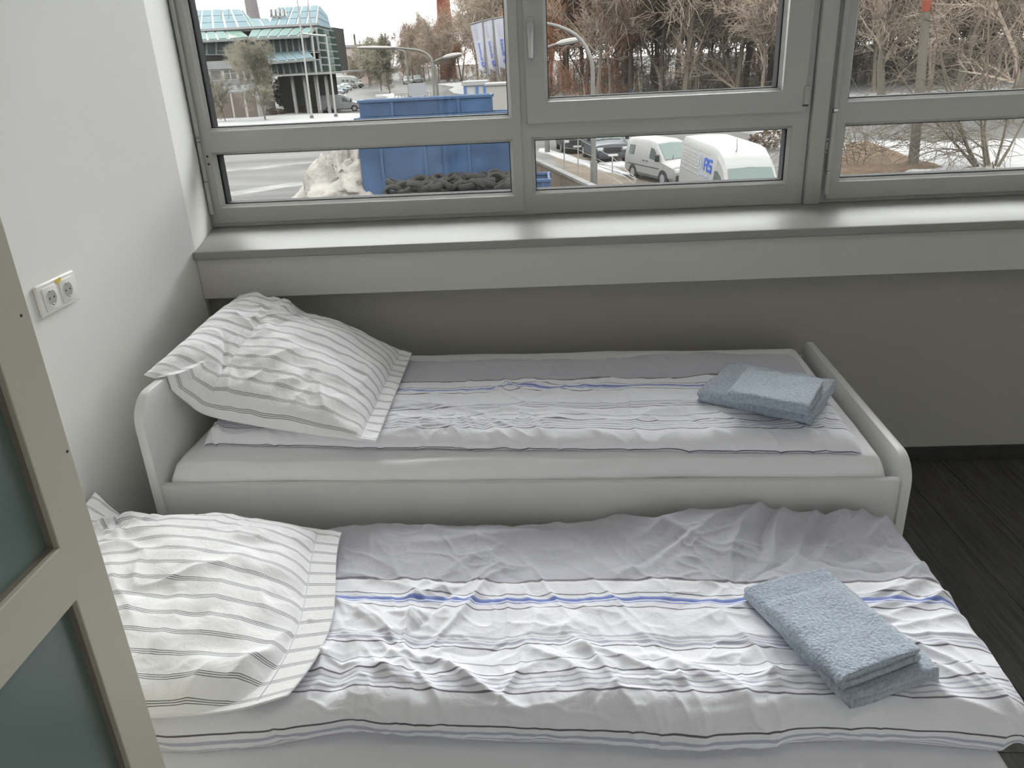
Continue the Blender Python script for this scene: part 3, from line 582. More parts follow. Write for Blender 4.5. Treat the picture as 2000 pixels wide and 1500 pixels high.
# ------------------------------------------------------------------ outside: ground and snow
G = -3.3
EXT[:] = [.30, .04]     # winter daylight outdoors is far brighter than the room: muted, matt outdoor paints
ASPH = mat('wet_asphalt', (.072, .0715, .069), .9, .3, 3, var=.35, vscale=.35, bdist=.02, stretch=(.35, 1, 1))
ROADM = mat('grey_road', (.064, .063, .060), .7, .2, 6, var=.12, vscale=.5, bdist=.02)
SNOW = mat('old_snow', (.205, .205, .205), .9, .6, 2.5, var=.12, vscale=1.5, bdist=.1)
GRIT = mat('grey_slush', (.12, .12, .119), .9, .4, 4, var=.3, vscale=.8, bdist=.05)
LOT = mat('gritty_brown_ground', (.082, .068, .053), .9, .5, 6, var=.25, vscale=1.2, bdist=.05)
LEAF = mat('leaf_litter', (.078, .052, .034), .95, .8, 9, var=.45, vscale=3, bdist=.1)
def gp(px, py):
    v = fw + rt*(px-1000)/FPX + up*(750-py)/FPX; return Vector(CAM+v*(G-CAM[2])/v[2])
struct(box('ground', (-500, 2.2, G-1), (600, 900, G), ASPH))
def patch(name, pts, m, h, label, cat, seed=1, n=3, top=.03):
    """low mound over a ground polygon with an irregular border"""
    R = random.Random(seed); P = []
    for k in range(len(pts)):
        a = Vector((*pts[k], 0)); b = Vector((*pts[(k+1) % len(pts)], 0))
        for j in range(n):
            q = a.lerp(b, j/n); L = (b-a).length; P.append((q.x+R.uniform(-1, 1)*L*.03, q.y+R.uniform(-1, 1)*L*.03))
    c = (sum(p[0] for p in P)/len(P), sum(p[1] for p in P)/len(P)); N = len(P); v = []; f = []
    for (sc, z) in ((1, .0), (.985, h*.7), (.93, h), (.5, h*1.1)):
        v += [(c[0]+(p[0]-c[0])*sc, c[1]+(p[1]-c[1])*sc, G+z*(1+R.uniform(-.15, .15) if z else 1)) for p in P]
    for a in range(3): f += [[a*N+k, a*N+(k+1) % N, (a+1)*N+(k+1) % N, (a+1)*N+k] for k in range(N)]
    v.append((c[0], c[1], G+h*1.1)); f += [[3*N+k, 3*N+(k+1) % N, 4*N] for k in range(N)]
    o = pyd(name, v, f, m, None, True); return tag(o, label, cat, kind='structure')
patch('road', [(7, 43), (60, 36), (90, 47), (20, 57), (8, 57)], ROADM, .012, 'grey road beyond the parked vans', 'road', 2)
patch('road', [(-10, 60), (-24, 100), (-50, 230), (-24, 240), (-14, 130), (2, 70)], ROADM, .012, 'grey road leading away behind the blue container', 'road', 3)
patch('snow_ground', [(-3, 62), (-8, 120), (-22, 190), (10, 230), (200, 230), (160, 50), (60, 62)], SNOW, .15, 'snowy ground of the wood', 'snow', 4, n=5)
patch('snow_bank', [(-60, 62), (-20.5, 62), (-14.5, 70), (-17, 84), (-27, 92), (-60, 96)], SNOW, .25, 'snow bank in front of the glass building', 'snow', 5, n=5)
patch('snow_verge', [(15.2, 28.2), (30, 27.5), (30, 38), (21, 38.5), (16.5, 41), (13.2, 43), (13.4, 37), (14.6, 33)], SNOW, .2, 'snowy verge with the leaning shrub', 'snow', 6, n=5)
patch('parking_ground', [(1.7, 44), (9, 43.5), (9.8, 30), (8.5, 25), (5.6, 25), (3.6, 30), (2.4, 36)], LOT, .02, 'brown parking ground beside the fence', 'ground', 7)
patch('leaf_heap', [tuple(gp(*p)[:2]) for p in ((1630, 352), (1845, 338), (1790, 322), (1745, 302), (1690, 284), (1640, 283))], LEAF, .25, 'heap of brown leaves by the pole', 'ground', 8, n=4)
pk = lambda name, px, m, h, label, cat, seed, n=4: patch(name, [tuple(gp(*p)[:2]) for p in px], m, h, label, cat, seed, n)
pk('snow_strip', [(1052, 292), (1065, 290), (1130, 312), (1190, 328), (1250, 345), (1245, 353), (1190, 338), (1125, 321), (1052, 298)], SNOW, .08, 'snow strip along the fence', 'snow', 9)
pk('snow_strip', [(1168, 322), (1215, 318), (1240, 326), (1205, 330)], SNOW, .12, 'snow heap before the dark car', 'snow', 10)
pk('snow_strip', [(1440, 257), (1540, 252), (1560, 266), (1500, 272)], SNOW, .3, 'snow behind the big van', 'snow', 11)
pk('slush_track', [(436, 333), (560, 320), (690, 308), (690, 310), (560, 324), (436, 337)], GRIT, .012, 'thin snow track on the yard', 'snow', 12)
pk('slush_track', [(444, 376), (560, 358), (648, 352), (640, 356), (560, 366), (446, 384)], GRIT, .012, 'thin snow track on the yard, nearer', 'snow', 13)
pk('snow_strip', [(735, 190), (770, 186), (790, 198), (770, 203)], SNOW, .4, 'snow heap by the far road', 'snow', 14)
# ------------------------------------------------------------------ trees
BARK = mat('grey_brown_bark', (.125, .105, .085), .95, .8, 12, bdist=.02); TWIG = mat('brown_twigs', (.225, .182, .145), .95)
RUST = mat('rust_brown_leaves', (.26, .13, .075), .95); PALEB = mat('pale_bark', (.095, .085, .07), .95, .5, 10, bdist=.02)
def tree_segs(seed, H, spread=.55, depth=5, lean=0, first=.25, twig=.018, r0=None, droop=.0, n1=9):
    R = random.Random(seed); trunk = []; br = []
    def grow(p, d, L, r, lev):
        n = 4 if lev == 0 else 3; out = trunk if lev == 0 else br; q = p
        for k in range(n):
            d2 = (d+Vector((R.gauss(0, 1), R.gauss(0, 1), R.gauss(0, .6)))*(.07 if lev == 0 else .16)+Vector((0, 0, .05-droop*lev))).normalized(); e = q+d2*L/n
            ra, rb = r*(1-.62*k/n), r*(1-.62*(k+1)/n); out.append((q, e, max(ra, twig*.5), max(rb, twig*.5)))
            if lev < depth:
                m = (0 if k == 0 and first > .2 else n1//3) if lev == 0 else (2 if lev < depth-1 else 2)
                for j in range(m+(1 if R.random() < .4 else 0)):
                    ph = R.uniform(0, 2*math.pi); a = d2.cross(Vector((math.cos(ph), math.sin(ph), .3))).normalized(); ang = R.uniform(.5, 1.1)*spread/.55
                    nd = (d2*math.cos(ang)+a*math.sin(ang)).normalized(); t = R.random(); grow(q.lerp(e, t), nd, L*R.uniform(.42, .66)*(.75 if lev == 0 else 1), max(ra*.55, twig*.5), lev+1)
            q = e; d = d2
    grow(Vector((0, 0, -.1)), Vector((lean, lean*.3, 1)).normalized(), H, r0 or H*.016, 0); return trunk, br
def seg_mesh(name, segs, n, m):
    v = []; f = []
    for (a, b, ra, rb) in segs:
        d = b-a
        if d.length < 1e-5: continue
        d.normalize(); u = d.cross(Vector((.3, .2, 1)) if abs(d.z) < .9 else Vector((1, 0, 0))).normalized(); w_ = d.cross(u); i = len(v)
        for (c, r) in ((a, ra), (b, rb)):
            for j in range(n):
                t = 2*math.pi*j/n; v.append(c+(u*math.cos(t)+w_*math.sin(t))*r)
        for j in range(n): f.append([i+j, i+(j+1) % n, i+n+(j+1) % n, i+n+j])
    me = bpy.data.meshes.new(name); me.from_pydata([tuple(p) for p in v], [], f); me.materials.append(m); return me
forest = []
for k in range(6):
    t, b = tree_segs(100+k, 17+k*.8, depth=4 if k % 2 else 4, twig=.045, n1=12, first=.25)
    forest.append((seg_mesh('bare_tree', t, 6, BARK), seg_mesh('branches', b, 3, TWIG if k != 4 else RUST)))
def put_tree(k, x, y, s, rz, label, group):
    o = link('bare_tree', forest[k][0]); c = link('branches', forest[k][1]); c.parent = o
    o.location = (x, y, G); o.scale = (s, s, s*random.Random(int(x*7+y)).uniform(.9, 1.15)); o.rotation_euler = (0, 0, rz); tag(o, label, 'tree', group); return o
R = random.Random(77); FL = 'bare brown winter tree among many in the wood across the road'; FG = 'bare trees of the wood'
for row, (yy, x0, x1, n) in enumerate(((82, 20, 60, 9), (92, 6, 72, 17), (102, -2, 80, 22), (113, -6, 90, 25), (126, -11, 100, 28), (142, -16, 112, 30), (165, -22, 130, 34), (195, -26, 150, 36))):
    for i in range(n):
        xl = max(x0, at(932, 150, yy).x); x = xl+(x1-xl)*(i+R.uniform(.0, .9))/n; y = yy+R.uniform(-4, 4)
        k = R.choice([0, 1, 2, 3, 5, 4 if R.random() < .35 else 2])
        s = R.uniform(.75, 1.1)*(1 if x > at(960, 150, y).x else .72)
        if row == 0: s *= .8
        put_tree(k, x, y, s, R.uniform(0, 6.28), FL, FG)
R = random.Random(5)
for i in range(40):
    y = R.uniform(190, 280); x = at(R.uniform(690, 905), 150, y).x; put_tree(R.randrange(6), x, y, R.uniform(.34, .5)*(1.25 if x > at(800, 150, y).x else .8), R.uniform(0, 6), 'small bare tree on the hazy skyline beyond the far road', 'skyline trees')
# undergrowth of the wood: saplings nobody could count
def brush(name, n, xr, yr, hr, m, seed, label, cat, r=.03):
    R = random.Random(seed); s = []
    for k in range(n):
        x, y = R.uniform(*xr), R.uniform(*yr)
        if x < at(905, 150, y).x: continue
        h = R.uniform(*hr); p = Vector((x, y, G)); d = Vector((R.gauss(0, .12), R.gauss(0, .12), 1)).normalized(); e = p+d*h; s.append((p, e, r, r*.4))
        for j in range(5):
            q = p.lerp(e, R.uniform(.25, .95)); dd = Vector((R.gauss(0, 1), R.gauss(0, 1), R.uniform(.2, 1.2))).normalized(); s.append((q, q+dd*h*R.uniform(.15, .4), r*.6, r*.3))
    return tag(link(name, seg_mesh(name, s, 3, m)), label, cat, kind='stuff')
brush('undergrowth', 1300, (-6, 100), (92, 150), (1.0, 3.5), TWIG, 3, 'tangle of thin saplings under the trees of the wood', 'undergrowth', .05)
brush('dry_undergrowth', 420, (-4, 90), (95, 140), (1.0, 3.5), RUST, 4, 'rust brown dry scrub under the trees of the wood', 'undergrowth', .06)
# trees in front of the glass building
def lone_tree(px, py, H, seed, name, label, cat='tree', m=(BARK, TWIG), **kw):
    t, b = tree_segs(seed, H, **kw); o = link(name, seg_mesh(name, t, 6, m[0])); c = link('branches', seg_mesh('branches', b, 3, m[1])); c.parent = o
    o.location = gp(px, py); return tag(o, label, cat)
lone_tree(520, 240, 5.4, 11, 'bare_tree', 'rounded bare tree with dense twigs before the glass building', depth=5, twig=.014, n1=9, spread=.5, m=(BARK, mat('olive_twigs', (.19, .175, .135), .95)))
lone_tree(442, 243, 3.3, 12, 'young_tree', 'small young bare tree left of the rounded tree', depth=4, twig=.02, n1=9, m=(BARK, mat('olive_twigs', (.19, .175, .135), .95)))
for k, (px, py, h) in enumerate(((700, 168, 5.5), (722, 172, 7), (745, 178, 7), (672, 160, 5), (762, 182, 7.5))):
    lone_tree(px, py, h, 40+k, 'roadside_tree', ['small bare tree left of the white camper', 'pale bare tree behind the white camper', 'bare tree right of the camper by the far road', 'leafless tree at the corner of the glass building', 'tall bare tree at the snow heap by the far road'][k], depth=4, twig=.05, n1=12, m=(BARK, mat('olive_twigs', (.19, .175, .135), .95)))
def leafy(name, loc, rx, ry, rz, n, sz, m, seed, label, cat):
    R = random.Random(seed); v = []; f = []
    for k in range(n):
        a, b = R.uniform(0, 2*math.pi), R.uniform(-1, 1); rr = R.uniform(.5, 1)**.5; q = Vector((math.cos(a)*math.sqrt(1-b*b)*rx*rr, math.sin(a)*math.sqrt(1-b*b)*ry*rr, rz+b*rz*rr))
        d1_ = Vector((R.gauss(0, 1), R.gauss(0, 1), R.gauss(0, 1))).normalized()*sz; d2_ = Vector((R.gauss(0, 1), R.gauss(0, 1), R.gauss(0, 1))).normalized()*sz*.6; i = len(v)
        v += [q-d1_, q+d2_, q+d1_, q-d2_]; f.append([i, i+1, i+2, i+3])
    o = empty(name, loc); tag(o, label, cat); pyd('foliage', v, f, m, o); MB().tube([(0, 0, -.1), (0, 0, rz)], .12, 8).build('stem', BARK, o); return o
EVG = mat('dark_evergreen', (.07, .08, .052), .9)
leafy('evergreen_bush', gp(578, 216), 2.6, 2.4, 2.2, 2600, .22, EVG, 5, 'dark evergreen bush right of the rounded bare tree', 'bush')
for k, (px, py, sx) in enumerate(((440, 232, 2.4), (470, 226, 2.0), (535, 228, 1.6), (598, 222, 1.5), (1515, 290, 1.5))):
    leafy('brown_bush', gp(px, py), sx, 1.2, .45, 900, .09, LEAF, 60+k, ['low brown bush at the foot of the young tree', 'low brown bush between the young and the rounded tree', 'low brown bush under the rounded tree', 'low brown bush at the foot of the evergreen', 'brown hedge behind the big white van'][k], 'bush')
# arching shrub and trees near the right window
def arch_shrub(loc, seed, stems, label):
    R = random.Random(seed); s = []
    for (dx, dy, h, r) in stems:
        p = Vector((R.uniform(-.3, .3), R.uniform(-.3, .3), -.05)); d = Vector((dx, dy, 1)).normalized(); L = h/6; r_ = r
        for k in range(6):
            e = p+d*L; s.append((p, e, r_, r_*.8)); r_ *= .8
            for j in range((3 if k < 3 else 2) if k > 0 else 1):
                b = p.lerp(e, R.random()); bd = Vector((R.gauss(-.25, 1), R.gauss(0, .7), R.uniform(.1, .8))).normalized(); bl = R.uniform(.35, .6); br_ = r_*.55; n = 7
                for i in range(n):
                    b2 = b+bd*bl; s.append((b, b2, max(br_, .008), max(br_*.8, .007))); br_ *= .8
                    for q in range(1 if k > 2 else 2):
                        td = (bd+Vector((R.gauss(0, .6), R.gauss(0, .6), R.gauss(-.1, .5)))).normalized(); te = b.lerp(b2, R.random()); t2 = te+td*R.uniform(.3, .9); t3 = t2+(td+Vector((R.gauss(0, .3), R.gauss(0, .3), -.35))).normalized()*R.uniform(.2, .6)
                        s.append((te, t2, .009, .007)); s.append((t2, t3, .007, .005))
                    b = b2; bd = (bd+Vector((R.gauss(0, .12), R.gauss(0, .12), -.17))).normalized()
            d = (d+Vector((R.gauss(0, .1), R.gauss(0, .1), .05))).normalized(); p = e
    o = link('arching_shrub', seg_mesh('arching_shrub', s, 4, mat('olive_brown_bark', (.085, .070, .052), .9))); o.location = loc; return tag(o, label, 'shrub')
arch_shrub(gp(1925, 336), 3, [(-.95, .1, 5.2, .07), (-.55, .2, 6.5, .085), (-.35, -.1, 8, .07), (-.2, .3, 9, .07), (.1, 0, 8, .06), (-.75, -.2, 5, .06), (.5, .1, 6, .06)], 'bare shrub with long arching twigs on the snowy verge at the right')
arch_shrub(gp(1650, 341)+Vector((.6, .5, 0)), 8, [(-.2, .1, 2.2, .03), (.3, .1, 2.0, .03), (.6, -.1, 2.4, .03)], 'low arching brambles on the leaf heap left of the pole')
for k, (px, py, h, lean) in enumerate(((1860, 230, 13, .12), (1722, 228, 14, -.02), (1968, 240, 15, .1))):
    t, b = tree_segs(300+k, h, depth=4, twig=.022, n1=9, lean=lean, r0=.30)
    o = link('roadside_tree', seg_mesh('roadside_tree', t, 8, PALEB)); c = link('branches', seg_mesh('branches', b, 3, TWIG)); c.parent = o; o.location = gp(px, py)
    tag(o, ['leaning grey tree right of the red-capped pole', 'dark upright tree left of the red-capped pole', 'broad grey tree at the right edge of the window view'][k], 'tree')
# red capped pole
b0 = gp(1783, 334); t0 = at(1809, 22, b0.y); P = empty('wooden_pole', b0); tag(P, 'weathered grey pole with a red cap, leaning on the snowy verge', 'pole')
d = t0-b0; MB().tube([(0, 0, -.2), tuple(d*.5), tuple(d)], [.20, .175, .155], 14).build('shaft', PALEB, P, smooth=True)
MB().tube([tuple(d), tuple(d*1.07)], [.17, .18], 14).build('red_cap', mat('faded_red_cap', (.16, .045, .03), .7), P, smooth=True)
MB().box((d.x-.1, -.08, d.z*1.07), (d.x+.8, .08, d.z*1.07+.14)).build('sign_arm', mat('faded_orange', (.3, .12, .05), .7), P)
# ------------------------------------------------------------------ street lamps and masts
GALV = mat('galvanised_pole', (.115, .112, .104), .6, var=.1, vscale=3); LAMPW = mat('pale_lamp_head', (.2, .195, .18), .5)
def lamp(base, path, r, head, label, kind='street_lamp'):
    e = empty(kind, base); tag(e, label, 'street lamp'); pts = [Vector(p)-Vector(base) for p in path]
    MB().tube([(0, 0, -.1), (0, 0, 1.0)], r*1.4, 12).build('base_sleeve', GALV, e, smooth=True)
    q, _ = catmull([(0, 0, .9)]+[tuple(p) for p in pts], 24); MB().tube([tuple(x) for x in q], list(np.linspace(r, r*.6, 24)), 10).build('pole', GALV, e, smooth=True)
    if head:
        a = pts[-1]; d = (pts[-1]-pts[-2]); d.z *= .4; d.normalize(); l, w_, h_ = head; s = d.cross(Vector((0, 0, 1))).normalized(); mb = MB(); rings = []
        for (t, ww, hh) in ((-.1, .25, .3), (.15, .8, .9), (.5, 1, 1), (.85, .8, .8), (1, .35, .4)):
            c = a+d*l*t
            for k in range(8): th = 2*math.pi*k/8; mb.v.append(tuple(c+s*math.cos(th)*w_*ww+Vector((0, 0, 1))*math.sin(th)*h_*hh))
        for i in range(4): mb.f += [[i*8+k, i*8+(k+1) % 8, i*8+8+(k+1) % 8, i*8+8+k] for k in range(8)]
        mb.f += [list(range(8)), list(range(39, 31, -1))]; mb.build('lamp_head', LAMPW, e, smooth=True)
    return e
Y1 = gp(1160, 366).y; lamp(gp(1160, 366), [at(1158, 185, Y1), at(1155, 118, Y1), at(1132, 75, Y1+.3), at(1095, 53, Y1+.6), at(1066, 46, Y1+.9)], .10, (.9, .16, .09), 'tall street lamp with an arched arm beside the dark cars')
Y2 = gp(1069, 300).y; lamp(gp(1069, 300), [at(1056, 190, Y2), at(1050, 110, Y2), at(1066, 94, Y2), at(1090, 85, Y2)], .10, (1.2, .2, .16), 'street lamp with a short arm, mostly behind the window mullion')
Y3 = 62.; b3 = at(848, 190, Y3); b3.z = G; lamp(b3, [at(846, 150, Y3), at(842, 115, Y3), at(822, 100, Y3), at(790, 95, Y3), at(764, 93, Y3)], .13, (2.6, .2, .12), 'far street lamp with a long arch behind the blue container')
b4 = at(856, 190, 66); b4.z = G; lamp(b4, [at(852, 150, 66), at(849, 122, 66), at(858, 116, 66), at(868, 112, 66)], .12, (1.4, .26, .2), 'far street lamp with a straight arm right of the arched one')
b5 = at(800, 192, 90); b5.z = G; lamp(b5, [at(797, 150, 90), at(791, 105, 90), at(780, 98, 90), at(760, 95, 90)], .14, (1.2, .2, .15), 'thin far street lamp left of the arched one')
b6 = gp(1232, 186); M6 = tag(empty('tall_mast', b6), 'tall straight pale mast at the edge of the wood', 'mast'); q = at(1228, -40, b6.y)-b6
MB().tube([(0, 0, -.1), tuple(q)], [.17, .14], 12).build('shaft', mat('pale_mast', (.18, .16, .135), .6), M6, smooth=True)
for zz in (.70, .76): MB().tube([tuple(q*zz+Vector((-.3, 0, 0))), tuple(q*zz+Vector((.3, 0, 0)))], .05, 8).build('step_bolt', GALV, M6)
sg = at(1232, 178, b6.y-1.); S6 = tag(empty('road_sign', (sg.x, sg.y, G)), 'small round blue road sign at the foot of the mast', 'sign')
MB().tube([(0, 0, 0), (0, 0, sg.z-G+.3)], .04, 8).build('post', GALV, S6)
MB().tube([(0, -.05, sg.z-G), (0, -.08, sg.z-G)], .34, 20).build('sign_disc', mat('sign_blue', (.10, .16, .25), .5), S6)
for k, (px, py, pt, lab) in enumerate(((610, 236, 100, 'leftmost of the three white flagless masts'), (628, 225, 100, 'middle one of the three white flagless masts'), (657, 233, 85, 'rightmost of the three white flagless masts, with a small arm'))):
    b = gp(px, py); tpt = at(px-22+3*k, -60 if k < 2 else 70, b.y); m_ = tag(empty('white_mast', b), lab+' before the glass building', 'mast'); q = tpt-b; q.x = q.x*.2
    MB().tube([(0, 0, -.1), tuple(q)], [.11, .07], 10).build('shaft', mat('white_mast_paint', (.24, .24, .235), .5), m_, smooth=True)
    MB().tube([(0, 0, 0), (0, 0, .5)], .18, 10).build('foot', GALV, m_)
    if k == 2: MB().tube([tuple(q), tuple(q+Vector((-2.4, 0, .3)))], .09, 8).build('arm', mat('white_mast_paint', (.24, .24, .235), .5), m_)
# ------------------------------------------------------------------ banners
FLAGW = mat('white_banner_cloth', (.26, .26, .29), .8); FBLUE = mat('banner_blue_print', (.075, .11, .32), .7); FPALE = mat('banner_pale_print', (.25, .22, .30), .7)
def banner(px0, px1, ytop, ybot, pole, Y, k):
    tl, tr_ = at(px0, ytop, Y), at(px1, ytop-7, Y); base = Vector((at(pole[0], pole[1], Y).x, Y, G)); e = tag(empty('banner_flag', base), ['leftmost white banner on its pole, blue emblem at the foot', 'second white banner from the left, behind the first', 'third white banner, cut by the window frame'][k], 'flag', 'white banners by the road')
    tp = at(px1+1, ytop-14, Y)-base; MB().tube([(0, 0, 0), tuple(tp)], [.09, .06], 10).build('pole', GALV, e, smooth=True)
    MB().tube([tuple(tl-base), tuple(tr_-base)], .05, 8).build('cross_arm', GALV, e)
    nx_, nz_ = 14, 30; v = []; f = []
    W_ = tr_-tl; D = at(px0+18, ybot-8, Y)-tl
    sh = lambda s, t: tl-base+W_*(s+ (0.0))*(1-.12*t)+D*t*(1+.10*s*(1))+Vector((0, .18*math.sin(s*5+t*4+k)*t, -.35*s*t))
    for i in range(nx_+1):
        for j in range(nz_+1): v.append(sh(i/nx_, j/nz_))
    for i in range(nx_):
        for j in range(nz_): a = i*(nz_+1)+j; f.append([a, a+1, a+nz_+2, a+nz_+1])
    cl = pyd('banner_cloth', v, f, FLAGW, e, True); md = cl.modifiers.new('thickness', 'SOLIDIFY'); md.thickness = .01
    off = Vector((0, -.03, 0))
    def strip(s0, s1, t0, t1, m, n=5):
        vv = []; ff = []
        for j in range(n+1):
            t = t0+(t1-t0)*j/n; vv += [sh(s0, t)+off, sh(s1, t)+off]
        for j in range(n): ff.append([2*j, 2*j+2, 2*j+3, 2*j+1])
        return vv, ff
    vv, ff = [], []
    R = random.Random(k); t = .40
    while t < .72:
        l = R.uniform(.012, .03); a, b = strip(.36, .50+R.uniform(-.04, .06), t, t+l, None, 1); i = len(vv); vv += a; ff += [[q+i for q in g] for g in b]; t += l+.012
    pyd('blue_print', vv, ff, FBLUE, cl)
    vv, ff = strip(.34, .44, .10, .32, None); pyd('pale_print', vv, ff, FPALE, cl)
    c = (.50, .82); vv = [sh(*c)+off*1.3]+[sh(c[0]+.15*math.cos(a), c[1]+.055*math.sin(a))+off*1.3 for a in np.linspace(0, 2*math.pi, 16, endpoint=False)]
    pyd('emblem', vv, [[0, 1+i, 1+(i+1) % 16] for i in range(16)], FBLUE, cl)
    vv = [sh(c[0]+.02, c[1]-.01)+off*1.6, sh(c[0]+.13, c[1]-.012)+off*1.6, sh(c[0]+.10, c[1]+.022)+off*1.6, sh(c[0]-.02, c[1]+.016)+off*1.6]; pyd('emblem_gap', vv, [[0, 1, 2, 3]], FLAGW, cl)
banner(918, 941, 48, 144, (960, 222), 58, 0); banner(939, 961, 43, 143, (980, 222), 61, 1); banner(958, 990, 38, 140, (992, 222), 64, 2)
# ------------------------------------------------------------------ blue containers, tyres, snow heap
BLUE = mat('scuffed_blue_paint', (.028, .052, .100), .5, .3, 3, var=.35, vscale=.9, bdist=.02); BLUED = mat('blue_paint_rib', (.033, .060, .112), .5)
def container(name, x0, x1, y0, y1, z0, z1, ribs, label, open_top=True):
    e = tag(empty(name, ((x0+x1)/2, y0, z0)), label, 'container'); o = Vector(e.location); t = .08
    L = lambda a, b: MB().box(tuple(Vector(a)-o), tuple(Vector(b)-o))
    L((x0, y0, z0), (x1, y0+t, z1)).build('front_wall', BLUE, e, .01, 1); L((x0, y1-t, z0), (x1, y1, z1)).build('rear_wall', BLUE, e, .01, 1)
    L((x0, y0+t, z0), (x0+t, y1-t, z1)).build('end_wall', BLUE, e, .01, 1); L((x1-t, y0+t, z0), (x1, y1-t, z1)).build('end_wall', BLUE, e, .01, 1)
    L((x0+t, y0+t, z0), (x1-t, y1-t, z0+t)).build('floor_plate', BLUE, e)
    mb = L((x0-.05, y0-.05, z1-.1), (x1+.05, y0+.12, z1)); mb.box(tuple(Vector((x0-.05, y1-.12, z1-.1))-o), tuple(Vector((x1+.05, y1+.05, z1))-o)); mb.build('rim', BLUED, e, .01, 1)
    for k in range(ribs):
        xx = x0+(x1-x0)*(k+.5)/ribs; L((xx-.05, y0-.04, z0), (xx+.05, y0, z1-.1)).build('rib', BLUED, e, .005, 1)
    return e
zr_ = at(800, 225, 28).z; zt_ = at(830, 190, 28.3).z
container('blue_container', at(693, 225, 28).x, 1.15, 28, 29.1, G, zr_-.02, 4, 'lower scuffed blue steel container behind the tyres')
container('blue_container', at(700, 198, 28.25).x, at(959, 182, 28.25).x, 28.25, 29.0, zr_-.018, zt_, 2, 'upper blue steel container stacked on the lower one')
bs = at(1050, 345, 27); container('small_blue_skip', at(1018, 345, 27).x, at(1074, 345, 27).x, 26.4, 28.2, G, at(1060, 345, 27).z, 2, 'small blue skip right of the containers, behind the mullion')
RUB = mat('dusty_black_tyre', (.019, .0185, .0185), .75, .3, 20, bdist=.01)
def tyre_mesh(R_=.265, r=.066, n=22, m=10):
    v = []; f = []
    for i in range(n):
        a = 2*math.pi*i/n
        for j in range(m):
            b = 2*math.pi*j/m; rr = R_+r*math.copysign(abs(math.cos(b))**.7, math.cos(b)); v.append((rr*math.cos(a), rr*math.sin(a), r*1.5*math.copysign(abs(math.sin(b))**.6, math.sin(b))))
    for i in range(n):
        for j in range(m): f.append([i*m+j, ((i+1) % n)*m+j, ((i+1) % n)*m+(j+1) % m, i*m+(j+1) % m])
    me = bpy.data.meshes.new('tyre'); me.from_pydata(v, [], f); me.materials.append(RUB); me.polygons.foreach_set('use_smooth', [True]*len(f)); return me
TY = tyre_mesh(); R = random.Random(12)
for row, (yb, zb, n, x0, x1) in enumerate(((24.2, G+.1, 11, -3.9, .6), (25.2, G+.1, 11, -4.3, .9), (25.0, G+.5, 12, -4.1, .7), (26.2, G+.1, 11, -4.3, .9), (26.0, G+.5, 12, -4.2, .9), (25.6, G+.88, 12, -3.9, .5), (26.4, G+.9, 12, -4.0, .8), (26.9, G+.5, 12, -4.2, .9), (27.0, G+.95, 11, -3.2, .6))):
    for i in range(n):
        o = link('tyre', TY); o.location = (x0+(x1-x0)*(i+R.uniform(.25, .75))/n, yb+R.uniform(-.15, .15), zb+R.uniform(0, .1)); o.rotation_euler = (R.uniform(-.55, .55) if row else R.uniform(-.15, .15), R.uniform(-.6, .6) if row else 0, R.uniform(0, 3)); s = R.uniform(.85, 1.12); o.scale = (s, s, s)
        tag(o, 'worn black tyre in the jumbled heap before the blue containers', 'tyre', 'tyres in the heap')
def heap(name, loc, rx, ry, rz, m, seed, label, cat):
    vn = VN(seed); nu, nv = 90, 48; v = []; f = []
    for i in range(nu):
        for j in range(nv):
            a = 2*math.pi*i/nu; t = j/(nv-1); k = (1-t); h = max(0, math.cos(t*math.pi/2))**1.25; n = 1+.30*float(vn.fbm(np.array([math.cos(a)*2.5+5]), np.array([math.sin(a)*2.5+t*4]), 5)[0])
            v.append((rx*t*math.cos(a)*n, ry*t*math.sin(a)*n, rz*h*(1+.26*float(vn.fbm(np.array([math.cos(a)*t*6+9]), np.array([math.sin(a)*t*6]), 5)[0]))))
    for i in range(nu):
        for j in range(nv-1): f.append([i*nv+j, i*nv+j+1, ((i+1) % nu)*nv+j+1, ((i+1) % nu)*nv+j])
    o = pyd(name, v, f, m, None, True); o.location = loc; return tag(o, label, cat, kind='stuff' if False else None)
DSNOW = mat('dirty_snow', (.19, .18, .165), .95, .9, 3, var=.18, vscale=1.6, bdist=.12)
sh_ = gp(690, 372); heap('snow_heap', (sh_.x+.75, 29.2, G), 2.5, 1.8, 2.1, DSNOW, 3, 'dirty snow heap shovelled against the left end of the container', 'snow')
PIPE = mat('orange_plastic_pipe', (.30, .10, .05), .6)
op = gp(690, 381); MB().tube([(op.x-.2, op.y, G+.1), (op.x+1.6, op.y-.6, G+.35)], .12, 12).build('plastic_pipe', PIPE, smooth=True); tag(bpy.data.objects['plastic_pipe'], 'orange plastic pipe lying left of the tyre heap', 'pipe')
ww = at(985, 205, 34); wb = tag(empty('white_shed', (ww.x, 34, G)), 'low white shed behind the right end of the container', 'shed'); SHD = mat('off_white_panel', (.22, .215, .20), .7)
MB().box((-.75, 0, 0), (.9, 1.8, at(980, 166, 34).z-G)).build('wall', SHD, wb); MB().box((-.8, -.06, at(980, 166, 34).z-G), (.95, 1.85, at(980, 166, 34).z-G+.08)).build('roof', mat('snowy_roof', (.2, .2, .2), .9), wb)
def gz(px, py, z):
    v = fw + rt*(px-1000)/FPX + up*(750-py)/FPX; return Vector(CAM+v*(z-CAM[2])/v[2])
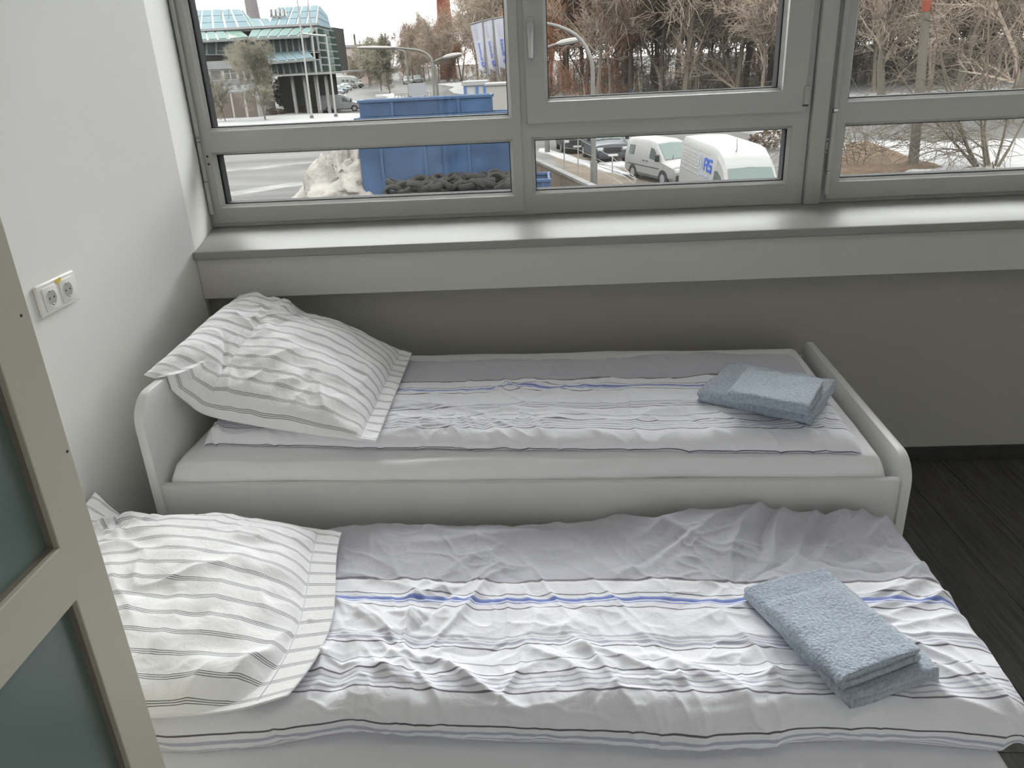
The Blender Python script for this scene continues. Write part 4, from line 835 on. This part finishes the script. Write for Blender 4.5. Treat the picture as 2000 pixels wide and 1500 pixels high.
# ------------------------------------------------------------------ glass building
SKYG = mat('pale_blue_roof_glass', (.088, .128, .142), .6, spec=.1, var=.10, vscale=.15); CYG = mat('mint_sloped_glass', (.095, .138, .130), .6, spec=.1, var=.12, vscale=.2)
DKG = mat('dark_green_glazing', (.027, .041, .037), .2, var=.5, vscale=.35); MULL = mat('grey_building_metal', (.20, .21, .205), .6); CONC = mat('pale_concrete', (.18, .176, .168), .9, var=.1, vscale=.4)
DVOID = mat('dark_soffit', (.042, .042, .041), .9); AWHITE = mat('off_white_render', (.33, .325, .31), .9); BRN = mat('brown_grey_doors', (.105, .085, .075), .8)
GBO = Vector((at(500, 100, 93).x, 93, G)); gb = tag(empty('glass_building', GBO), 'glass office building with pale blue sloping glass roofs beyond the snow bank', 'building')
def quad_tiles(name, A, B, Cc, D, nx, ny, m, parent, org, gap=.11, th=.06, frame=MULL, fname='frame_grid'):
    """A top-left, B top-right, Cc bottom-right, D bottom-left; each tile its own pane over a backing frame"""
    A, B, Cc, D = [Vector(p)-org for p in (A, B, Cc, D)]; N = (B-A).cross(D-A).normalized()
    if N.y > 0: N = -N
    pt = lambda s, t: (A*(1-s)+B*s)*(1-t)+(D*(1-s)+Cc*s)*t
    bk = MB(); bk.v = [tuple(p) for p in (A-N*.03, B-N*.03, Cc-N*.03, D-N*.03, A-N*.25, B-N*.25, Cc-N*.25, D-N*.25)]; bk.f = [[0, 1, 2, 3], [7, 6, 5, 4], [0, 4, 5, 1], [1, 5, 6, 2], [2, 6, 7, 3], [3, 7, 4, 0]]
    bk.build(fname, frame, parent)
    wx, wy = (B-A).length, (D-A).length; gx, gy = min(.3, gap/wx), min(.3, gap/max(wy, .1))
    for i in range(nx):
        for j in range(ny):
            s0, s1, t0, t1 = i/nx+gx, (i+1)/nx-gx, j/ny+gy, (j+1)/ny-gy; q = [pt(s0, t0), pt(s1, t0), pt(s1, t1), pt(s0, t1)]; mb = MB(); mb.v = [tuple(p+N*th) for p in q]+[tuple(p-N*.02) for p in q]
            mb.f = [[0, 1, 2, 3], [0, 4, 5, 1], [1, 5, 6, 2], [2, 6, 7, 3], [3, 7, 4, 0]]; mb.build(name, m[(i*7+j*3) % len(m)] if isinstance(m, list) else m, parent)
T = lambda a, b, c, d, nx, ny, m, name: quad_tiles(name, at(*a), at(*b), at(*c), at(*d), nx, ny, m, gb, GBO)
T((376, 20, 100), (470, 18, 100), (493, 56, 92), (366, 61, 92), 5, 3, SKYG, 'roof_pane')
T((471, 18, 100), (488, 35, 97), (508, 55, 93), (494, 56, 92), 1, 2, CYG, 'roof_pane')
T((489, 37, 98), (524, 36, 98), (536, 53, 92), (500, 56, 92), 2, 1, SKYG, 'roof_pane')
T((541, 15, 100), (622, 10, 100), (617, 49, 92), (521, 53, 92), 5, 3, SKYG, 'roof_pane')
T((623, 10, 100), (640, 31, 99), (648, 57, 97), (618, 50, 92), 1, 3, SKYG, 'gable_pane')
T((366, 63, 92), (438, 61, 92), (446, 76, 89), (366, 80, 89), 4, 1, CYG, 'sloped_pane')
T((439, 61, 92), (470, 60, 92), (488, 73, 91), (447, 76, 89), 1, 1, mat('green_tinted_glass', (.10, .15, .13), .25), 'sloped_pane')
T((492, 58, 92), (617, 53, 92), (601, 69, 89), (484, 74, 89), 6, 1, CYG, 'sloped_pane')
T((366, 81, 90.6), (478, 76, 90.6), (480, 107, 90.6), (366, 108, 90.6), 6, 1, DKG, 'window_pane')
T((484, 75, 90.6), (619, 69, 90.6), (623, 99, 90.6), (488, 107, 90.6), 11, 1, DKG, 'window_pane')
T((506, 106, 90.6), (600, 98, 90.6), (614, 114, 87.5), (526, 121, 87.5), 5, 1, SKYG, 'sloped_pane')
T((526, 122, 89), (624, 115, 89), (629, 141, 89), (532, 148, 89), 8, 1, DKG, 'window_pane')
T((619, 53, 91.5), (652, 60, 96), (668, 140, 96), (630, 140, 91), 3, 6, [DKG, mat('grey_green_glazing', (.10, .135, .125), .2), DKG], 'window_pane')
B0 = lambda a, b, name, m: MB().box(tuple(Vector((min(a.x, b.x), min(a.y, b.y), min(a.z, b.z)))-GBO), tuple(Vector((max(a.x, b.x), max(a.y, b.y), max(a.z, b.z)))-GBO)).build(name, m, gb)
B0(at(360, 62, 93), at(632, 60, 106) if False else Vector((at(632, 150, 93).x, 106, at(500, 150, 93).z)), 'core', DVOID)
B0(at(532, 150, 87), Vector((at(645, 144, 87).x, 104, at(590, 144, 87).z)), 'floor_slab', CONC)
B0(at(500, 109, 90), Vector((at(620, 104, 90).x, 95, at(560, 104, 90).z)), 'fascia', CONC)
B0(at(366, 58, 91.7), Vector((at(622, 58, 91.7).x, 92.3, at(500, 55.5, 91.7).z)), 'snow_gutter', mat('roof_edge_snow', (.2, .2, .2), .9))
for px in (566, 590, 612, 632): B0(at(px, 148, 88), Vector((at(px+5, 148, 88).x, 88.4, G)), 'column', CONC)
B0(at(545, 150, 93), Vector((at(640, 150, 93).x, 97, G)), 'recessed_wall', DVOID)
for px in (570, 584, 598, 618): B0(at(px, 162, 92.9), Vector((at(px+8, 162, 92.9).x, 92.95, G)), 'entrance_pane', DKG)
for k in range(4): T((526+k*8.5, 18+k*.4, 98.2), (533+k*8.5, 18+k*.4, 98.2), (534.5+k*8.5, 31, 95.2), (526.5+k*8.5, 30, 95.2), 1, 1, DVOID, 'roof_vent')
for (px, top) in ((432, -8), (446, -6), (545, -4), (600, -2)): MB().tube([tuple(at(px, 45, 96)-GBO), tuple(at(px+3, top-60, 96)-GBO)], .05, 6).build('stay_cable', MULL, gb)
# low annex in front
AO = Vector((at(440, 150, 86).x, 86, G)); an = tag(empty('annex_building', AO), 'low off-white annex with a band of windows before the glass building', 'building')
zz = lambda py, px=450: at(px, py, 86).z-G; xx = lambda px: at(px, 150, 86).x-AO.x
MB().box((xx(366), .05, 0), (xx(494), 6, zz(122))).build('wall', AWHITE, an); MB().box((xx(362), -.25, zz(134)), (xx(497), 6.2, zz(118))).build('fascia', mat('grey_fascia', (.16, .163, .163), .8), an)
MB().box((xx(366), -.02, zz(166)), (xx(494), .05, zz(157))).build('parapet_band', mat('grey_band', (.14, .14, .145), .8), an); MB().box((xx(366), -.05, zz(180)), (xx(494), .05, zz(167))).build('sign_band', mat('pale_blue_band', (.24, .26, .27), .8), an)
for (a, b, n) in ((398, 408, 1), (412, 433, 1), (438, 463, 2), (466, 489, 2)):
    f_ = MB().box((xx(a), -.03, zz(156)), (xx(b), .06, zz(135))).build('window', AWHITE, an)
    for i in range(n):
        for (p, q_) in (((154.5, 143.5), (142.5, 136.5)) if n > 1 else ((154.5, 137),)) if n > 1 else ((154.5, 137),):
            MB().box((xx(a+(b-a)*i/n)+.06, -.06, zz(p)), (xx(a+(b-a)*(i+1)/n)-.06, -.02, zz(q_))).build('pane', mat('grey_glazing', (.085, .085, .08), .2), f_)
for (a, b) in ((378, 392), (396, 414), (418, 442), (446, 468), (473, 492)): MB().box((xx(a), -.01, 0), (xx(b), .06, zz(182))).build('garage_door', BRN, an)
# chimneys and far houses
c0, c1 = at(500, 60, 130), at(497, -60, 130); ck = tag(empty('concrete_chimney', (c0.x, 130, G)), 'tall grey concrete chimney rising behind the glass building', 'chimney'); CH = mat('grey_violet_concrete', (.145, .130, .135), .9)
MB().tube([(0, 0, 0), (0, 0, c0.z-G), (-.2, 0, c1.z-G)], [1.35, 1.05, .85], 20).build('shaft', CH, ck, smooth=True); MB().tube([(-.2, 0, c1.z-G), (-.2, 0, c1.z-G+.5)], .95, 20).build('collar', CH, ck)
RED = mat('red_brick_shaft', (.125, .045, .035), .9, var=.15, vscale=.6); c0 = at(876, 150, 235); c1 = at(874, -40, 235); ck = tag(empty('brick_chimney', (c0.x, 235, G)), 'tall red brick chimney above the trees', 'chimney')
MB().tube([(0, 0, 0), (0, 0, c1.z-G)], [2.4, 1.75], 8).build('shaft', RED, ck); MB().tube([(0, 0, c1.z-G), (0, 0, c1.z-G+1)], 1.95, 8).build('crown', RED, ck)
fb0 = at(672, 150, 225); fb1 = at(735, 84, 225); fb = tag(empty('far_building', ((fb0.x+fb1.x)/2, 225, G)), 'pale pinkish hall with a snowy roof far down the road', 'building'); hw = (fb1.x-fb0.x)/2
MB().box((-hw, 0, 0), (hw, 12, fb1.z-G-.8)).build('wall', mat('pinkish_render', (.29, .245, .225), .9), fb); MB().box((-hw-.3, -.3, fb1.z-G-.8), (hw+.3, 12, fb1.z-G-.1)).build('roof', mat('snowy_roof', (.2, .2, .2), .9), fb)
MB().tube([(-hw*.3, 3, fb1.z-G-.1), (-hw*.3, 3, fb1.z-G+2.6)], .3, 8).build('flue', DVOID, fb)
for k in range(5): MB().box((-hw+1.2+k*1.7, -.05, 3), (-hw+2.2+k*1.7, .1, 5)).build('window', mat('grey_glazing', (.085, .085, .08), .2), fb)
# ------------------------------------------------------------------ vehicles (local: front towards -y, ground z=0)
CGL = mat('car_window_glass', (.045, .055, .055), .08); WSG = mat('pale_windscreen', (.075, .095, .09), .12); CARW = mat('white_van_paint', (.165, .165, .162), .4); CARD = mat('dark_grey_car_paint', (.04, .042, .047), .3)
HEADL = mat('headlamp_glass', (.30, .31, .31), .15); BLK = mat('black_car_plastic', (.02, .02, .021), .6); HUB = mat('wheel_steel', (.16, .16, .16), .4)
def vehicle(name, st, body, wins, ws, wheels, wr, label, cat='car', group=None, grille=None, lamps=None, detail=True):
    e = empty(name); tag(e, label, cat, group); st = np.array(st, float)
    I = lambda y: [float(np.interp(y, st[:, 0], st[:, k])) for k in range(st.shape[1])]
    ys = []
    for a, b in zip(st[:-1, 0], st[1:, 0]): ys += list(np.linspace(a, b, 4, endpoint=False))
    ys.append(st[-1, 0]); mb = MB(); n = 13
    def ringp(y):
        y, zb, zbelt, zt, wb, wt = I(y); h = zt-zbelt
        half = [(wb*.90, zb), (wb, zb+.14), (wb*1.005, zb+(zbelt-zb)*.6), (wb*.985, zbelt), (wt+(wb*.985-wt)*.12, zt-h*.12-.02), (wt*.90, zt), ]
        return [(-a, y, z) for a, z in half]+[(0, y, zt+.035)]+[(a, y, z) for a, z in half[::-1]]
    for y in ys: mb.v += ringp(y)
    for i in range(len(ys)-1): mb.f += [[i*n+k, i*n+(k+1) % n, (i+1)*n+(k+1) % n, (i+1)*n+k] for k in range(n)]
    mb.f += [list(range(n)), [(len(ys)-1)*n+k for k in range(n-1, -1, -1)]]
    o = mb.build('body', body, e); me = o.data; me.polygons.foreach_set('use_smooth', [True]*len(me.polygons))
    try: me.set_sharp_from_angle(angle=math.radians(28))
    except Exception: pass
    def spt(y, t, side, off=.012):
        y_, zb, zbelt, zt, wb, wt = I(y); h = zt-zbelt; x0, z0 = wb*.985, zbelt; x1, z1 = wt+(wb*.985-wt)*.12, zt-h*.12-.02
        return (side*(x0+(x1-x0)*t+off), y, z0+(z1-z0)*t)
    for (pts) in wins:
        for side in (-1, 1):
            q = [spt(y, t, side) for (y, t) in pts]; q2 = [spt(y, t, side, -.01) for (y, t) in pts]; k = len(q); m2 = MB(); m2.v = q+q2; m2.f = [list(range(k)), list(range(2*k-1, k-1, -1))]+[[i, (i+1) % k, k+(i+1) % k, k+i] for i in range(k)]; m2.build('side_window', CGL, e)
    # windscreen between two stations
    (ya, yb) = ws; A_, B_ = I(ya), I(yb); da = Vector((0, yb-ya, B_[3]-A_[3])).normalized(); nn = Vector((0, -da.z, da.y)); v = []
    for (t, f_) in ((.06, .80), (.92, .93)):
        yy = ya+(yb-ya)*t; Q = I(yy)
        for s in (-1, -.5, 0, .5, 1): v.append(Vector((s*(Q[5]*.94 if t < .5 else Q[5]*.86), yy, Q[3]+.035*(1-abs(s)*.9)))+nn*.02)
    v2 = [p-nn*.03 for p in v]; f = [[k, k+1, 6+k, 5+k] for k in range(4)]+[[10+5+k, 10+6+k, 10+k+1, 10+k] for k in range(4)]+[[0, 10, 11, 1], [5, 6, 16, 15]]
    wsc = pyd('windscreen', v+v2, f, WSG, e)
    if detail:
        for x_ in (-.30, .12): MB().tube([tuple(v[2]+Vector((x_-.05, -.01, .0))), tuple((v[2]+v[7])*.5+Vector((x_+.25, -.02, -.06)))], .012, 5).build('wiper', BLK, wsc)
        MB().box((-.14, v[7].y-.02, v[7].z-.13), (.14, v[7].y+.0, v[7].z-.02)).build('mirror_mount', BLK, wsc)
    for yw_ in wheels:
        for side in (-1, 1):
            xw = st[:, 4].max(); w_ = MB().tube([(side*(xw-.20), yw_, wr), (side*(xw-.015), yw_, wr), (side*(xw-.0), yw_, wr)], [wr, wr, wr*.93], 20).build('wheel', RUB, e)
            MB().tube([(side*(xw-.02), yw_, wr), (side*(xw+.012), yw_, wr)], wr*.62, 14).build('hubcap', HUB, w_)
            a = [(yw_+(wr+.06)*math.cos(t), wr+(wr+.06)*math.sin(t)) for t in np.linspace(-.25, math.pi+.25, 12)]; mb2 = MB().prism(a, 0, side*(xw-.25), side*(xw+.006)); mb2.build('wheel_arch', BLK, e)
    Q0, Q1 = I(st[0, 0]), I(st[-1, 0]); 
    MB().box((-Q0[4]*.97, st[0, 0]-.05, Q0[1]-.02), (Q0[4]*.97, st[0, 0]+.12, Q0[1]+.26)).build('front_bumper', BLK if cat == 'van' else body, e, .03, 2)
    if grille: MB().box((-grille[0], st[0, 0]-.03, grille[1]), (grille[0], st[0, 0]+.05, grille[2])).build('grille', BLK, e, .01, 1)
    if lamps:
        for s in (-1, 1): MB().box((s*lamps[0]-lamps[1], st[0, 0]-.025, lamps[2]), (s*lamps[0]+lamps[1], st[0, 0]+.22, lamps[3])).build('headlamp', HEADL, e, .03, 2)
        for s in (-1, 1): MB().box((s*(Q1[4]-.1)-.07, st[-1, 0]-.03, .85), (s*(Q1[4]-.1)+.07, st[-1, 0]+.02, 1.15)).build('tail_lamp', mat('red_tail_lamp', (.15, .01, .01), .3), e)
        ym = ws[0]+.25; M_ = I(ym)
        for s in (-1, 1): MB().box((s*(M_[4]+.11)-.1, ym-.06, M_[2]+.03), (s*(M_[4]+.11)+.1, ym+.06, M_[2]+(.32 if cat == 'van' else .19))).build('wing_mirror', BLK, e, .03, 2)
        MB().box((-.26, st[0, 0]-.06, Q0[1]+.1), (.26, st[0, 0]-.045, Q0[1]+.21)).build('number_plate', mat('blank_plate', (.4, .4, .38), .5), e)
    return e
def place(e, wheel_f, wheel_r, side_x, wf, sc, rot=None):
    """put the front left-hand wheel contact (as seen) at a ground pixel and aim along both contacts"""
    a, b = gp(*wheel_f), gp(*wheel_r); d = a-b; th = math.atan2(d.x, -d.y) if rot is None else rot
    e.scale = (sc, sc, sc); e.rotation_euler = (0, 0, th); off = Matrix.Rotation(th, 3, 'Z') @ Vector((-side_x*sc, wf*sc, 0)); e.location = a-off; return e
VAN = [(0, .30, .72, .80, .84, .74), (.10, .28, .95, 1.0, .95, .84), (.35, .28, 1.05, 1.10, .985, .86), (.78, .28, 1.15, 1.22, .995, .86), (1.52, .28, 1.25, 2.04, 1.0, .83), (1.85, .28, 1.25, 2.28, 1.0, .85), (2.35, .28, 1.25, 2.48, 1.0, .87), (2.9, .28, 1.25, 2.54, 1.0, .88), (7.0, .28, 1.25, 2.54, 1.0, .88), (7.15, .30, 1.25, 2.46, .97, .85)]
vs = .86
van = vehicle('delivery_van', VAN, CARW, [[(1.02, .08), (1.58, .66), (2.0, .66), (2.25, .56), (2.25, .02), (1.1, .0)]], (.78, 1.52), (.98, 5.4), .34, 'big white high-roof van with blue lettering on its side', 'van', grille=(.55, .62, .80), lamps=(.70, .16, .66, .92))
van.scale = (vs,)*3; van.rotation_euler = (0, 0, math.radians(3.4)); van.location = (7.25, 20.2, G)
LBL = mat('blue_vinyl_lettering', (.015, .055, .25), .5); PLB = mat('pale_blue_vinyl', (.20, .23, .31), .5); GLB = mat('grey_vinyl_print', (.24, .24, .245), .5)
RZ = (math.radians(90), 0, math.radians(-90))
SX = lambda z: -(1.0-max(0, z-1.25)*.098) # the side leans in above the belt line
def letter(segs, y0, z0, h, wd, nm, t=.085):
    """squared letter from strokes, y runs backwards because the side is read from the kerb"""
    mb = MB()
    for (a0, b0, a1, b1) in segs:
        ya, yb, za, zb = y0-a1*wd, y0-a0*wd, z0+b0*h, z0+b1*h; mb.v += [(SX(z)-.012, y, z) for (y, z) in ((yb, za), (ya, za), (ya, zb), (yb, zb))]+[(SX(z)+.02, y, z) for (y, z) in ((yb, za), (ya, za), (ya, zb), (yb, zb))]
        k = len(mb.v)-8; mb.f += [[k+q for q in f] for f in ((0, 1, 2, 3), (7, 6, 5, 4), (0, 4, 5, 1), (1, 5, 6, 2), (2, 6, 7, 3), (3, 7, 4, 0))]
    return mb.build(nm, LBL, van)
letter([(0, 0, .22, .92), (.78, 0, 1, .92), (.14, .78, .86, 1), (.2, .36, .8, .54)], 3.58, 1.70, .44, .46, 'letter_a')
letter([(.1, .80, 1, 1), (0, .50, .22, .92), (.1, .40, .9, .60), (.78, .08, 1, .5), (0, 0, .9, .2)], 3.04, 1.70, .44, .46, 'letter_s')
n = 24; mb = MB()
for k in range(n): a, b = 2*math.pi*k/n, 2*math.pi*(k+1)/n; mb.poly([(SX(1.94+r_*math.sin(t))-.012, 4.0+r_*1.1*math.cos(t), 1.94+r_*math.sin(t)) for (r_, t) in ((.24, a), (.24, b), (.20, b), (.20, a))])
mb.build('round_logo', PLB, van); MB().poly([(SX(1.85)-.013, 4.10, 1.85), (SX(1.85)-.013, 3.90, 1.85), (SX(2.1)-.013, 3.97, 2.10)]).build('logo_mark', PLB, van)
# lines of print on the van side that are too small to read: rows of short strokes
R = random.Random(8); mb = MB()
for row in range(7):
    y = 6.75; z = (2.26, 2.10, 1.98, 1.86, 1.74, 1.62, 1.44)[row]; h_ = .055 if row == 0 else .03
    while y > (3.0 if row == 0 else 4.45 if row < 6 else 4.3):
        l = R.uniform(.14, .40); mb.box((SX(z)-.008, y-l, z), (SX(z)+.012, y, z+h_)); y -= l+.08
mb.build('print_strokes', GLB, van); mb = MB(); y = 4.05
for l in (.14, .26, .12, .22, .16): mb.box((SX(1.5)-.010, y-l, 1.50), (SX(1.5)+.01, y, 1.56)); y -= l+.05
mb.build('print_strokes', PLB, van)
MB().tube([(-.25, 2.2, 2.44), (-.25, 2.1, 2.50), (-.25, 2.18, 2.86)], [.02, .012, .006], 6).build('aerial', BLK, van)
MB().box((-1.02, 1.5, .52), (-1.0, 6.8, .60)).build('rub_strip', BLK, van); MB().box((-1.012, 2.36, 1.05), (-1.0, 2.5, 1.09)).build('door_handle', BLK, van)
CAD = [(0, .26, .62, .70, .72, .60), (.10, .24, .80, .86, .82, .72), (.85, .24, .95, 1.02, .87, .74), (1.75, .24, 1.02, 1.70, .88, .70), (2.3, .24, 1.02, 1.78, .88, .71), (4.2, .24, 1.02, 1.77, .88, .71), (4.33, .28, 1.02, 1.70, .85, .68)]
cad = vehicle('small_van', CAD, CARW, [[(1.22, .06), (1.72, .78), (2.02, .80), (2.02, .06)], [(3.45, .12), (3.45, .76), (3.95, .76), (3.95, .12)]], (.85, 1.75), (.80, 3.5), .31, 'small white delivery van parked behind the big van', 'van', grille=(.42, .50, .66), lamps=(.60, .13, .58, .78))
place(cad, (1293, 364), (1246, 352), .88, .80, .90)
MB().box((-.892, 1.15, .68), (-.87, 4.0, .71)).build('rub_strip', BLK, cad)
for y_ in (2.12, 2.42): MB().box((-.90, y_, .92), (-.87, y_+.14, .95)).build('door_handle', BLK, cad)
SUV = [(0, .32, .72, .82, .78, .66), (.10, .28, .92, .98, .88, .76), (1.0, .28, 1.06, 1.12, .92, .76), (1.75, .28, 1.10, 1.66, .93, .66), (2.3, .28, 1.10, 1.72, .93, .68), (3.9, .28, 1.10, 1.68, .93, .66), (4.5, .34, 1.08, 1.18, .90, .70), (4.62, .4, .9, 1.0, .85, .68)]
SW_ = [[(1.35, .08), (1.85, .84), (2.35, .88), (2.35, .06)], [(2.42, .06), (2.42, .88), (3.2, .88), (3.3, .08)], [(3.38, .1), (3.3, .86), (3.8, .8), (4.0, .14)]]
suv = vehicle('dark_car', SUV, CARD, SW_, (1.0, 1.75), (.85, 3.65), .36, 'dark grey off-road car facing the window, behind the fence', 'car', grille=(.42, .62, .86), lamps=(.66, .15, .70, .86)); place(suv, (1157, 319), (1128, 300), .93, .85, .9)
CARB = mat('black_car_paint', (.025, .026, .028), .25)
car2 = vehicle('black_car', SUV, CARB, SW_, (1.0, 1.75), (.85, 3.65), .34, 'nearly black car standing left of the dark grey one', 'car', grille=(.42, .62, .86), lamps=(.66, .15, .70, .86)); place(car2, (1096, 300), (1084, 288), .93, .85, .85)
HATCH = [(0, .24, .58, .66, .74, .62), (.10, .22, .74, .80, .82, .70), (.95, .22, .86, .92, .86, .72), (1.75, .22, .92, 1.40, .87, .60), (2.3, .22, .92, 1.45, .87, .62), (3.5, .22, .92, 1.40, .87, .60), (4.1, .28, .92, 1.0, .84, .62), (4.2, .3, .8, .88, .80, .6)]
HW = [[(1.3, .06), (1.8, .84), (2.3, .88), (2.3, .06)], [(2.36, .06), (2.36, .88), (3.1, .86), (3.2, .08)]]
CARS = mat('silver_car_paint', (.14, .143, .147), .3); CARBL = mat('grey_blue_car_paint', (.08, .10, .125), .35)
for (px, py, m, rz, lab) in ((641, 198, CARBL, 20, 'grey blue car parked before the glass building entrance'), (593, 206, CARW, 60, 'white car half hidden behind the middle mast'), (664, 187, CARS, 25, 'silver car parked nearest in the row by the far road'), (672, 182, CARBL, 25, 'second car of the row by the far road, grey blue'), (680, 177, CARW, 25, 'third car of the row by the far road, white'), (686, 173, CARS, 25, 'last car of the row by the far road, silver'), (798, 165, CARW, 12, 'pale car with yellowish lights coming up the far road'), (818, 162, CARS, 14, 'silver car following behind on the far road')):
    c = vehicle('parked_car' if px < 700 else 'moving_car', HATCH, m, HW, (.95, 1.75), (.75, 3.3), .3, lab, 'car', lamps=(.58, .14, .52, .66), grille=(.35, .42, .54), detail=False); c.location = gp(px, py); c.rotation_euler = (0, 0, math.radians(rz))
    s_ = 1.0 if px < 700 else 1.25; c.scale = (s_,)*3
cb = gp(706, 172); cw_ = vehicle('camper_van', VAN, CARW, [[(.98, .10), (1.62, .52), (2.02, .52), (2.02, .02), (1.05, .0)], [(2.6, .1), (2.6, .5), (3.4, .5), (3.4, .1)], [(3.8, .1), (3.8, .5), (4.6, .5), (4.6, .1)]], (.78, 1.52), (.98, 4.6), .34, 'white camper van at the far end of the parked cars', 'van', lamps=(.70, .16, .66, .92), grille=(.55, .62, .80), detail=False); cw_.location = cb; cw_.rotation_euler = (0, 0, math.radians(60)); cw_.scale = (1.05,)*3
sv = vehicle('grey_van', CAD, CARS, [[(1.22, .06), (1.72, .78), (2.02, .80), (2.02, .06)]], (.85, 1.75), (.80, 3.5), .31, 'silver grey van turned away, just left of the blue container', 'van', lamps=(.60, .13, .58, .78), grille=(.42, .5, .66), detail=False); sv.location = gp(708, 216); sv.rotation_euler = (0, 0, math.radians(100)); sv.scale = (1.05,)*3
# ------------------------------------------------------------------ fences, low wall, sign board
WPO = mat('grey_steel_post', (.21, .205, .195), .6)
fe = tag(empty('wire_fence', gp(1130, 340)), 'thin steel post fence with wires beside the parked cars', 'fence'); FO = Vector(fe.location); tops = []
for (px, pt, pb) in ((1102, 268, 330), (1129, 268, 342), (1196, 305, 368), (1240, 345, 392)):
    b = gp(px, pb); t = at(px, pt, b.y); MB().tube([tuple(b-FO), tuple(t-FO)], .025, 8).build('post', WPO, fe); tops.append((b-FO, t-FO))
for f_ in (.35, .68, .97): MB().tube([tuple(b.lerp(t, f_)) for b, t in tops], .008, 4).build('wire', WPO, fe)
lw = tag(empty('concrete_barrier', gz(1050, 316, -2.5)), 'low tan concrete wall with a grey coping beside the small blue skip', 'barrier'); LO = Vector(lw.location); A_ = gz(1040, 309, -2.5); B_ = gz(1172, 370, -2.5); d_ = (B_-A_).normalized(); s_ = Vector((-d_.y, d_.x, 0)); nseg = 6; TAN = mat('tan_concrete', (.12, .095, .075), .95, .5, 5, var=.2, vscale=2, bdist=.03)
for k in range(nseg):
    a = A_.lerp(B_, k/nseg+.003)-LO; b = A_.lerp(B_, (k+1)/nseg-.003)-LO; zb = G-LO.z
    m1 = MB(); m1.v = [tuple(p) for p in (Vector((a.x, a.y, zb)), Vector((b.x, b.y, zb)), b-Vector((0, 0, .1)), a-Vector((0, 0, .1)))]; m1.v += [tuple(Vector(p)+s_*.22) for p in m1.v]; m1.f = [[0, 1, 2, 3], [7, 6, 5, 4], [0, 4, 5, 1], [1, 5, 6, 2], [2, 6, 7, 3], [3, 7, 4, 0]]; m1.build('wall_panel', TAN, lw)
    m1 = MB(); q = [a-s_*.06-Vector((0, 0, .1)), b-s_*.06-Vector((0, 0, .1)), b+s_*.20-Vector((0, 0, .1)), a+s_*.20-Vector((0, 0, .1))]; m1.v = [tuple(p) for p in q]+[tuple(p+Vector((0, 0, .1))) for p in q]; m1.f = [[0, 3, 2, 1], [4, 5, 6, 7], [0, 1, 5, 4], [1, 2, 6, 5], [2, 3, 7, 6], [3, 0, 4, 7]]; m1.build('coping', mat('grey_coping', (.115, .113, .112), .8), lw)
Y_ = 66; f0 = at(772, 196, Y_); fn = tag(empty('railing', (f0.x, Y_, G)), 'low dark railing before the far road, above the blue container', 'railing'); zt2 = at(790, 182, Y_).z-G; x1_ = at(842, 190, Y_).x-f0.x
for k in range(12): MB().tube([(x1_*k/11, 0, 0), (x1_*k/11, 0, zt2)], .04, 6).build('bar', WPO, fn)
for z in (zt2, zt2*.45): MB().tube([(0, 0, z), (x1_, 0, z)], .045, 6).build('rail', WPO, fn)
Y_ = 64; s0, s1 = at(799, 188, Y_), at(831, 162, Y_); sb = tag(empty('sign_board', ((s0.x+s1.x)/2, Y_, G)), 'plain grey board on posts above the blue container', 'sign'); hw = (s1.x-s0.x)/2
MB().box((-hw, 0, s0.z-G), (hw, .1, s1.z-G)).build('panel', mat('grey_board', (.20, .205, .215), .7), sb)
for s in (-1, 1): MB().tube([(s*hw*.8, .15, 0), (s*hw*.8, .15, s1.z-G)], .06, 8).build('post', WPO, sb)
kiosk = at(940, 168, 46); kb = tag(empty('blue_kiosk', (at(905, 170, 46).x, 46, G)), 'small pale hut with blue corner posts above the container rim', 'hut'); hx = at(948, 170, 46).x-kb.location.x; hz = at(930, 163, 46).z-G
MB().box((0, .1, 0), (hx, 2.2, hz-.1)).build('wall', mat('pale_grey_panel', (.26, .27, .275), .8), kb); MB().box((-.1, 0, hz-.1), (hx+.1, 2.3, hz+.12)).build('roof', mat('snowy_roof', (.2, .2, .2), .9), kb)
for x_ in (.0, hx*.55, hx-.12): MB().box((x_, .02, 0), (x_+.14, .16, hz-.1)).build('corner_post', mat('kiosk_blue', (.05, .10, .22), .6), kb)
